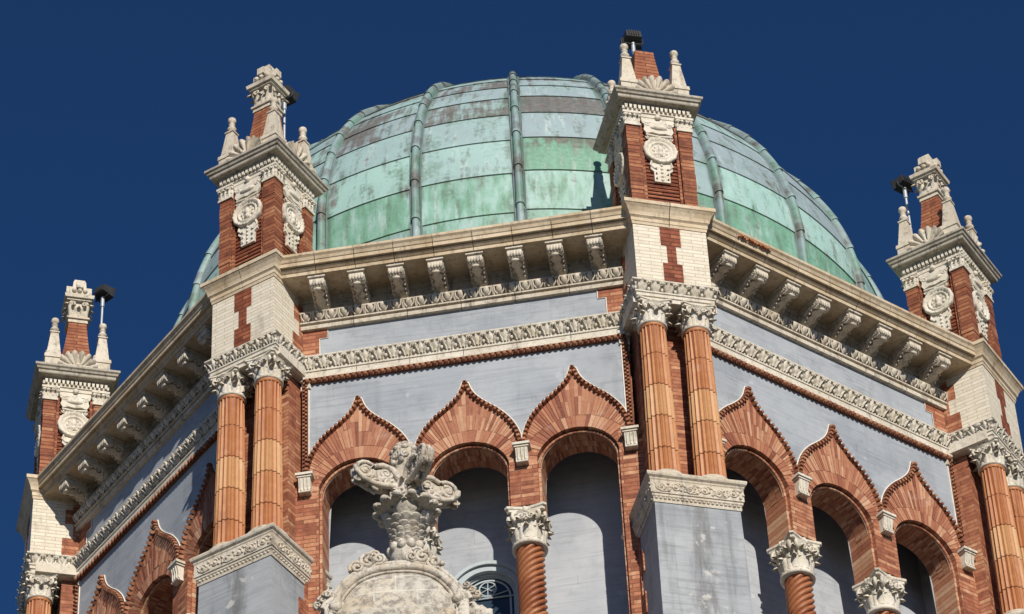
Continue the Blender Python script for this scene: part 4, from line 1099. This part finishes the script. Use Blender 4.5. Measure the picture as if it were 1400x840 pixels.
    c['fin'] = mb.mesh('finial', 'stone')
    _cache['tur'] = c
TUR = [(-22.5, 'brick turret at upper left overlapping the dome, its stone finial intact', True),
       (22.5, 'brick turret standing in front of the dome, its bare brick obelisk lacking the stone finial', False),
       (67.5, 'brick turret against blue sky at the far right with a stone finial', True),
       (-67.5, 'brick turret against blue sky at the far left, lowest of the turrets in the picture', True)]
turrets = {}
for i, (phi, lab, fin) in enumerate(TUR):
    if i == 0: t = make_turret(lab, phi, True); first_tur = t
    else:
        t = copy_tree(first_tur); t['label'] = lab; t.location = polar(RT, phi, ZT); t.rotation_euler = (0, 0, rad(phi))
        if not fin:
            for ch in kids(t):
                if ch.name.startswith('finial'): bpy.data.objects.remove(ch)
    turrets[phi] = t

# ------------------------------------------------------------------ floodlights on poles behind the turrets
def floodlight(label, phi, n, t, ztop, yaw, tilt=-.25, size=1.0, lean=0.0):
    a = rad(phi); c = Vector(polar(RT + n, phi, 0)) + Vector((cos(a), sin(a), 0)) * t
    T = thing('floodlight', label, 'floodlight', (c.x, c.y, 7.54), yaw, 'floodlights aimed at the dome')
    h = ztop - 7.54
    mb = MB(); mb.tube([(0, 0, 0), (lean, 0, h - .12)], .021, 8); mb.tube([(lean, 0, h - .32), (lean, 0, h - .10)], .034, 8); mb.lathe((0, 0), [(.07, 0), (.07, .02)], 10)
    part('pole', mb, 'pole', T)
    s = size; ct, stn = cos(tilt), sin(tilt)
    def R(p): x, n_, z = p; return (x + lean, n_ * ct - z * stn, n_ * stn + z * ct + h)
    mb = MB(); q = [(-.16 * s, -.14 * s, -.10 * s), (.16 * s, -.14 * s, -.10 * s), (.19 * s, .13 * s, -.13 * s), (-.19 * s, .13 * s, -.13 * s), (-.15 * s, -.13 * s, .11 * s), (.15 * s, -.13 * s, .11 * s), (.19 * s, .13 * s, .15 * s), (-.19 * s, .13 * s, .15 * s)]
    mb.hexa([R(p) for p in q])
    fr = [(-.21 * s, .13 * s, -.145 * s), (.21 * s, .13 * s, -.145 * s), (.21 * s, .165 * s, -.145 * s), (-.21 * s, .165 * s, -.145 * s), (-.21 * s, .13 * s, .165 * s), (.21 * s, .13 * s, .165 * s), (.21 * s, .19 * s, .165 * s), (-.21 * s, .19 * s, .165 * s)]
    mb.hexa([R(p) for p in fr])
    for k in range(5): x = (-.10 + .05 * k) * s; mb.hexa([R(p) for p in [(x - .006, -.17 * s, -.07 * s), (x + .006, -.17 * s, -.07 * s), (x + .006, -.12 * s, -.07 * s), (x - .006, -.12 * s, -.07 * s), (x - .006, -.17 * s, .08 * s), (x + .006, -.17 * s, .08 * s), (x + .006, -.12 * s, .08 * s), (x - .006, -.12 * s, .08 * s)]])
    part('housing', mb, 'lamp', T)
    mb = MB(); mb.add([R(p) for p in [(-.17 * s, .192 * s, -.11 * s), (.17 * s, .192 * s, -.11 * s), (.17 * s, .192 * s, .13 * s), (-.17 * s, .192 * s, .13 * s)]], [(0, 1, 2, 3)])
    part('lens', mb, 'glass_lamp', T)
    mb = MB(); mb.tube([R((-.20 * s, 0, 0)), R((-.21 * s, 0, -.17 * s)), R((0, 0, -.20 * s)), R((.21 * s, 0, -.17 * s)), R((.20 * s, 0, 0))], .012, 5)
    part('yoke', mb, 'lamp', T)
    return T
floodlight('black floodlight on a pale pole rising right of the far left turret finial', -67.5, -.43, -.26, 10.04, rad(150), -.1, .72)
floodlight('dark floodlight almost hidden behind the finial of the upper left turret', -22.5, -.45, .0, 9.74, rad(180 - 22), -.3, .8)
floodlight('black boxy floodlight on a short pole above the broken turret before the dome', 22.5, -.45, .03, 9.84, rad(200), -.15, .76)
floodlight('black floodlight on a pale pole left of the far right turret finial', 67.5, -.50, .13, 9.75, rad(225), -.2, .72)

# ------------------------------------------------------------------ stone urn finial in the foreground
UX, UN = -.19, 11.0
urn = thing('stone_urn', 'carved stone urn with acanthus scroll arms standing on the rounded cartouche', 'urn', (UX, -UN, -3.30))
def uz(z): return z + 3.30
mb = MB()
mb.lathe((0, 0), [(.15, uz(-3.80)), (.15, uz(-3.70)), (.12, uz(-3.66)), (.13, uz(-3.62)), (.18, uz(-3.55)), (.21, uz(-3.45)), (.215, uz(-3.36)), (.195, uz(-3.27)), (.16, uz(-3.23)), (.15, uz(-3.18)), (.15, uz(-2.95)), (.155, uz(-2.85)), (.17, uz(-2.78)), (.22, uz(-2.73)), (.33, uz(-2.68)), (.35, uz(-2.65)), (.26, uz(-2.63)), (.19, uz(-2.58)), (.165, uz(-2.45)), (.15, uz(-2.2)), (.15, uz(-2.0)), (.165, uz(-1.9)), (.18, uz(-1.80)), (.165, uz(-1.69)), (.11, uz(-1.61)), (.01, uz(-1.58))], 32, .8)
part('vase', mb, 'urn', urn)
def fluted_tier(z0, z1, ra, rb, n, sc=.10):
    mb = MB(); rows = []; m = n * 8
    for t, o in ((0, 0), (.35, .12), (.65, .42), (.88, .85), (1.0, 1.0), (1.05, .95), (1.02, .84), (.9, .72)):
        row = []
        for k in range(m):
            a = 2 * PI * k / m; lob = abs(sin(n * a / 2)) ** .55
            rr = ra + (rb - ra) * o * (1 - sc + sc * lob) + .026 * lob * min(1, 2 * t) - .013
            row.append((rr * cos(a), rr * sin(a), z0 + (z1 - z0) * (t + .28 * o * (lob - .6))))
        rows.append(row)
    mb.grid(rows, .85, True, True); return mb
for z0, z1, ra, rb, n in ((-2.98, -2.86, .16, .26, 11), (-3.06, -2.97, .16, .235, 10), (-3.16, -3.04, .15, .215, 12), (-3.23, -3.14, .15, .215, 12), (-3.30, -3.22, .17, .225, 11)):
    mb = fluted_tier(uz(z0), uz(z1), ra, rb, n, .14); part('petal_tier', mb, 'urn', urn)
mb = fluted_tier(uz(-2.78), uz(-2.67), .17, .40, 13, .12); part('cup', mb, 'urn', urn)
mb = MB()
for k in range(13):
    a = 2 * PI * (k + .5) / 13; mb.ball((.37 * cos(a), .37 * sin(a), uz(-2.645)), .058, .9, 8, 6, (1.15, 1.15, .8))
part('rim', mb, 'urn', urn)
mb = MB()
for k in range(11):
    a = 2 * PI * k / 11; d = Vector((cos(a), sin(a), 0)); mb.ball((.20 * cos(a), .20 * sin(a), uz(-3.30)), .062, .9, 8, 6, (1, 1, 1.25))
part('bowl_petals', mb, 'urn', urn)
mb = MB()                                             # acanthus sheath under the arms
for n_, z_a, h_, ph in ((8, -2.60, .30, 0), (8, -2.62, .16, PI / 8)):
    for k in range(n_):
        a = 2 * PI * k / n_ + ph; d = Vector((cos(a), sin(a), 0)); leaf_strip(mb, d * .17 + Vector((0, 0, uz(z_a))), d, (0, 0, 1), h_, .15, .12, .85, 3, 8)
for k in range(10):
    a = 2 * PI * k / 10; mb.ball((.20 * cos(a), .20 * sin(a), uz(-2.57)), .065, .9, 8, 6)
for k in range(12):
    a = 2 * PI * k / 12 + .1; d = Vector((cos(a), sin(a), 0)); s_ = Vector((-sin(a), cos(a), 0))
    mb.tube(spiral_pts(d * .20 + Vector((0, 0, uz(-2.40 - .07 * (k % 2)))), s_, (0, 0, 1), .07, 1.4, 10, a * 3, 1 if k % 2 else -1), .024, 5, .85)
part('acanthus_sheath', mb, 'urn', urn)
mb = MB()
for k in range(4):                                    # pointed leaf standing in the cup below each gap of the arms
    a = rad(-90 + 6) + k * PI / 2; d = Vector((cos(a), -sin(a), 0)); leaf_strip(mb, d * .20 + Vector((0, 0, uz(-2.88))), d, (.55 * d.x, .55 * d.y, 1), .20, .26, .05, .95, 2, 8)
part('cup_leaf', mb, 'urn', urn)
mb = MB()                                             # carved head
for k in range(9):
    a = 2 * PI * k / 9; d = Vector((cos(a), sin(a), 0)); s_ = Vector((-sin(a), cos(a), 0))
    mb.tube(spiral_pts(d * .175 + Vector((0, 0, uz(-1.84))), s_, (0, 0, 1), .06, 1.4, 10, a, 1 if k % 2 else -1), .019, 5, .85)
    mb.ball(tuple(d * .15 + Vector((0, 0, uz(-1.72)))), .055, .85, 8, 5, (1, 1, .8)); mb.ball(tuple(d * .165 + s_ * .05 + Vector((0, 0, uz(-1.93)))), .042, .8, 7, 5)
    mb.ball(tuple(d * .10 + Vector((0, 0, uz(-1.635)))), .06, .9, 8, 5, (1, 1, .7))
part('carved_head', mb, 'urn', urn)
def scroll_arm():
    mb = MB(); Z = Vector((0, 0, 1)); X = Vector((1, 0, 0)); Yv = Vector((0, 1, 0))
    def sc(cx, cz, r, a0, sg, th, turns=1.9):
        for off in (-.036, .036): mb.tube(spiral_pts((cx, off, uz(cz)), X, Z, r, turns, 22, a0, sg, .12), [th * .85 * (1 - .45 * i / 22) for i in range(23)], 6, .85)
        mb.ball((cx, 0, uz(cz)), r * .42, .8, 10, 6, (1, 1.2, 1)); mb.ball((cx, 0, uz(cz)), r * .8, .4, 10, 6, (1, .34, 1))
    sc(.56, -1.90, .14, PI * .75, -1, .036); sc(.40, -2.08, .095, PI * 1.5, 1, .028); sc(.28, -1.88, .10, PI * .3, 1, .030); sc(.24, -2.02, .07, PI * .9, -1, .024); sc(.66, -2.05, .05, 0, -1, .018)
    for off in (-.06, .06): mb.tube([(.10, off, uz(-2.06)), (.22, off, uz(-2.08)), (.34, off, uz(-2.10)), (.47, off, uz(-2.10)), (.60, off, uz(-2.05)), (.69, off, uz(-1.95)), (.70, off * .8, uz(-1.88))], [.045, .045, .04, .04, .036, .034, .03], 6, .85)
    for off in (-.05, .05): mb.tube([(.10, off, uz(-1.95)), (.20, off, uz(-1.80)), (.33, off, uz(-1.77)), (.45, off, uz(-1.82))], [.05, .045, .04, .03], 6, .85)
    rows = [[(x, y, uz(z)) for x, y, z in ((xx, -.075, zz - .02), (xx, -.035, zz + .02), (xx, 0, zz + .035), (xx, .035, zz + .02), (xx, .075, zz - .02))] for xx, zz in ((.13, -1.86), (.22, -1.765), (.34, -1.735), (.45, -1.79), (.50, -1.86))]
    mb.grid(rows, .9, True)
    O = [(.1, -2.05), (.3, -2.10), (.45, -2.10), (.62, -2.05), (.68, -1.92), (.56, -1.80), (.42, -1.86), (.3, -1.80), (.15, -1.88)]; n = len(O)
    mb.add([(x, -.035, uz(z)) for x, z in O] + [(x, .035, uz(z)) for x, z in O], [tuple(range(n)), tuple(range(n, 2 * n))] + [(i, (i + 1) % n, n + (i + 1) % n, n + i) for i in range(n)], .4)
    for x, z in ((.2, -1.98), (.33, -1.98), (.46, -1.97), (.33, -2.08), (.52, -2.07), (.15, -2.03)): mb.ball((x, 0, uz(z)), .05, .85, 7, 5, (1, 1.5, 1))
    return mb.mesh('scroll_arm', 'urn')
am = scroll_arm()
for k in range(4): link('scroll_arm', am, urn, (0, 0, -.27), PI + rad(34) + k * PI / 2)
# cartouche
CX, CN, CZ = -.27, 11.36, -9.4
cart = thing('stone_cartouche', 'rounded stone cartouche with a convex jointed panel and raised rim under the urn', 'cartouche', (CX, -CN, CZ), rad(6))
def cz(z): return z - .37 - CZ
# half outline (x, z): flat-topped round head
HO = [(0, -3.37), (.16, -3.38), (.32, -3.41), (.46, -3.47), (.58, -3.56), (.69, -3.69), (.77, -3.84), (.82, -4.08), (.84, -4.35), (.84, -8.9)]
HO = smooth_path(HO, 4)
def outline(k): return [(-x * k, (z + 4.4) * k - 4.4) for x, z in reversed(HO)] + [(x * k, (z + 4.4) * k - 4.4) for x, z in HO[1:]]
mb = MB(); oo = outline(1.0)
mb.grid([[(x, .0, cz(z)) for x, z in oo], [(x, -.9, cz(z)) for x, z in oo]], .6, True); mb.add([(x, 0, cz(z)) for x, z in oo], [tuple(range(len(oo)))], .6); mb.add([(x, -.9, cz(z)) for x, z in oo], [tuple(range(len(oo)))], .6)
part('body', mb, 'urn', cart)
mb = MB(); rows = []; zc_ = -5.0
ov = [(x, z) for x, z in oo if z > zc_]; ov = ov + [(x, 2 * zc_ - z) for x, z in reversed(ov)]
for i in range(13):                                    # convex panel
    k = 1 - i / 12; rows.append([(x * .86 * max(k, .01), .02 + .20 * math.sqrt(max(0, 1 - k * k)), cz((z - zc_) * .915 * max(k, .01) + zc_)) for x, z in ov])
mb.grid(rows, .8, True, True)
part('convex_panel', mb, 'panel', cart)
mb = MB()
mb.tube([(x * .93, .03, cz((z + 4.5) * .935 - 4.5)) for x, z in oo], .055, 8, .8); mb.tube([(x * 1.0, .02, cz(z)) for x, z in oo], .035, 8, .8); mb.tube([(x * .865, .04, cz((z + 4.5) * .87 - 4.5)) for x, z in oo], .022, 6, .6)
part('rim', mb, 'urn', cart)
Z = Vector((0, 0, 1)); r = random.Random(9)
for sg in (-1, 1):                                     # acanthus scrolls lying on the shoulders
    for k, (x, z, q) in enumerate(((.20, -3.30, .085), (.33, -3.32, .115), (.47, -3.41, .10), (.27, -3.24, .075))):
        mb = MB()
        for nn in (-.28, -.10, .04):
            mb.tube(spiral_pts((sg * x, nn, cz(z)), (sg, 0, 0), Z, q, 1.6, 14, r.uniform(0, 6), r.choice((-1, 1)), .15), q * .28, 5, .85)
        mb.tube([(sg * x, -.36, cz(z)), (sg * x, .03, cz(z))], q * .75, 10, .6)
        for i_ in range(5): mb.ball((sg * x + q * .9 * cos(i_ * 1.3), .0 - .06 * i_, cz(z) + q * .9 * sin(i_ * 1.3)), q * .35, .85, 7, 5)
        part('shoulder_scroll', mb, 'urn', cart)
for sg in (-1, 1):                                     # big rolled volutes at the flanks
    mb = MB(); n = 16; rows = []
    for i in range(15):
        t = i / 14; rr = .17 * (1 - .28 * abs(2 * t - .8)) * (1 + .10 * cos(t * 26)); x = .72 + .42 * t
        rows.append([(sg * x, -.20 + rr * cos(2 * PI * q / n), cz(-4.02 - .13 * t + rr * sin(2 * PI * q / n))) for q in range(n)])
    mb.grid(rows, .8, True, True); mb.add(rows[-1], [tuple(range(n))], .7); mb.add(rows[0], [tuple(range(n))], .7)
    mb.tube(spiral_pts((sg * .74, .02, cz(-4.0)), (sg, 0, 0), Z, .15, 1.7, 18, 0, 1, .1), .04, 6, .85); mb.ball((sg * .74, .04, cz(-4.0)), .085, .9, 10, 6)
    for k in range(9): a = r.uniform(0, 6.28); mb.tube(spiral_pts((sg * (.84 + .06 * (k % 3)), -.05 - .03 * k, cz(-3.72 - .05 * (k % 4))), (sg, 0, .0), Z, .06, 1.3, 9, a, 1), .02, 5, .85)
    part('side_volute', mb, 'urn', cart)
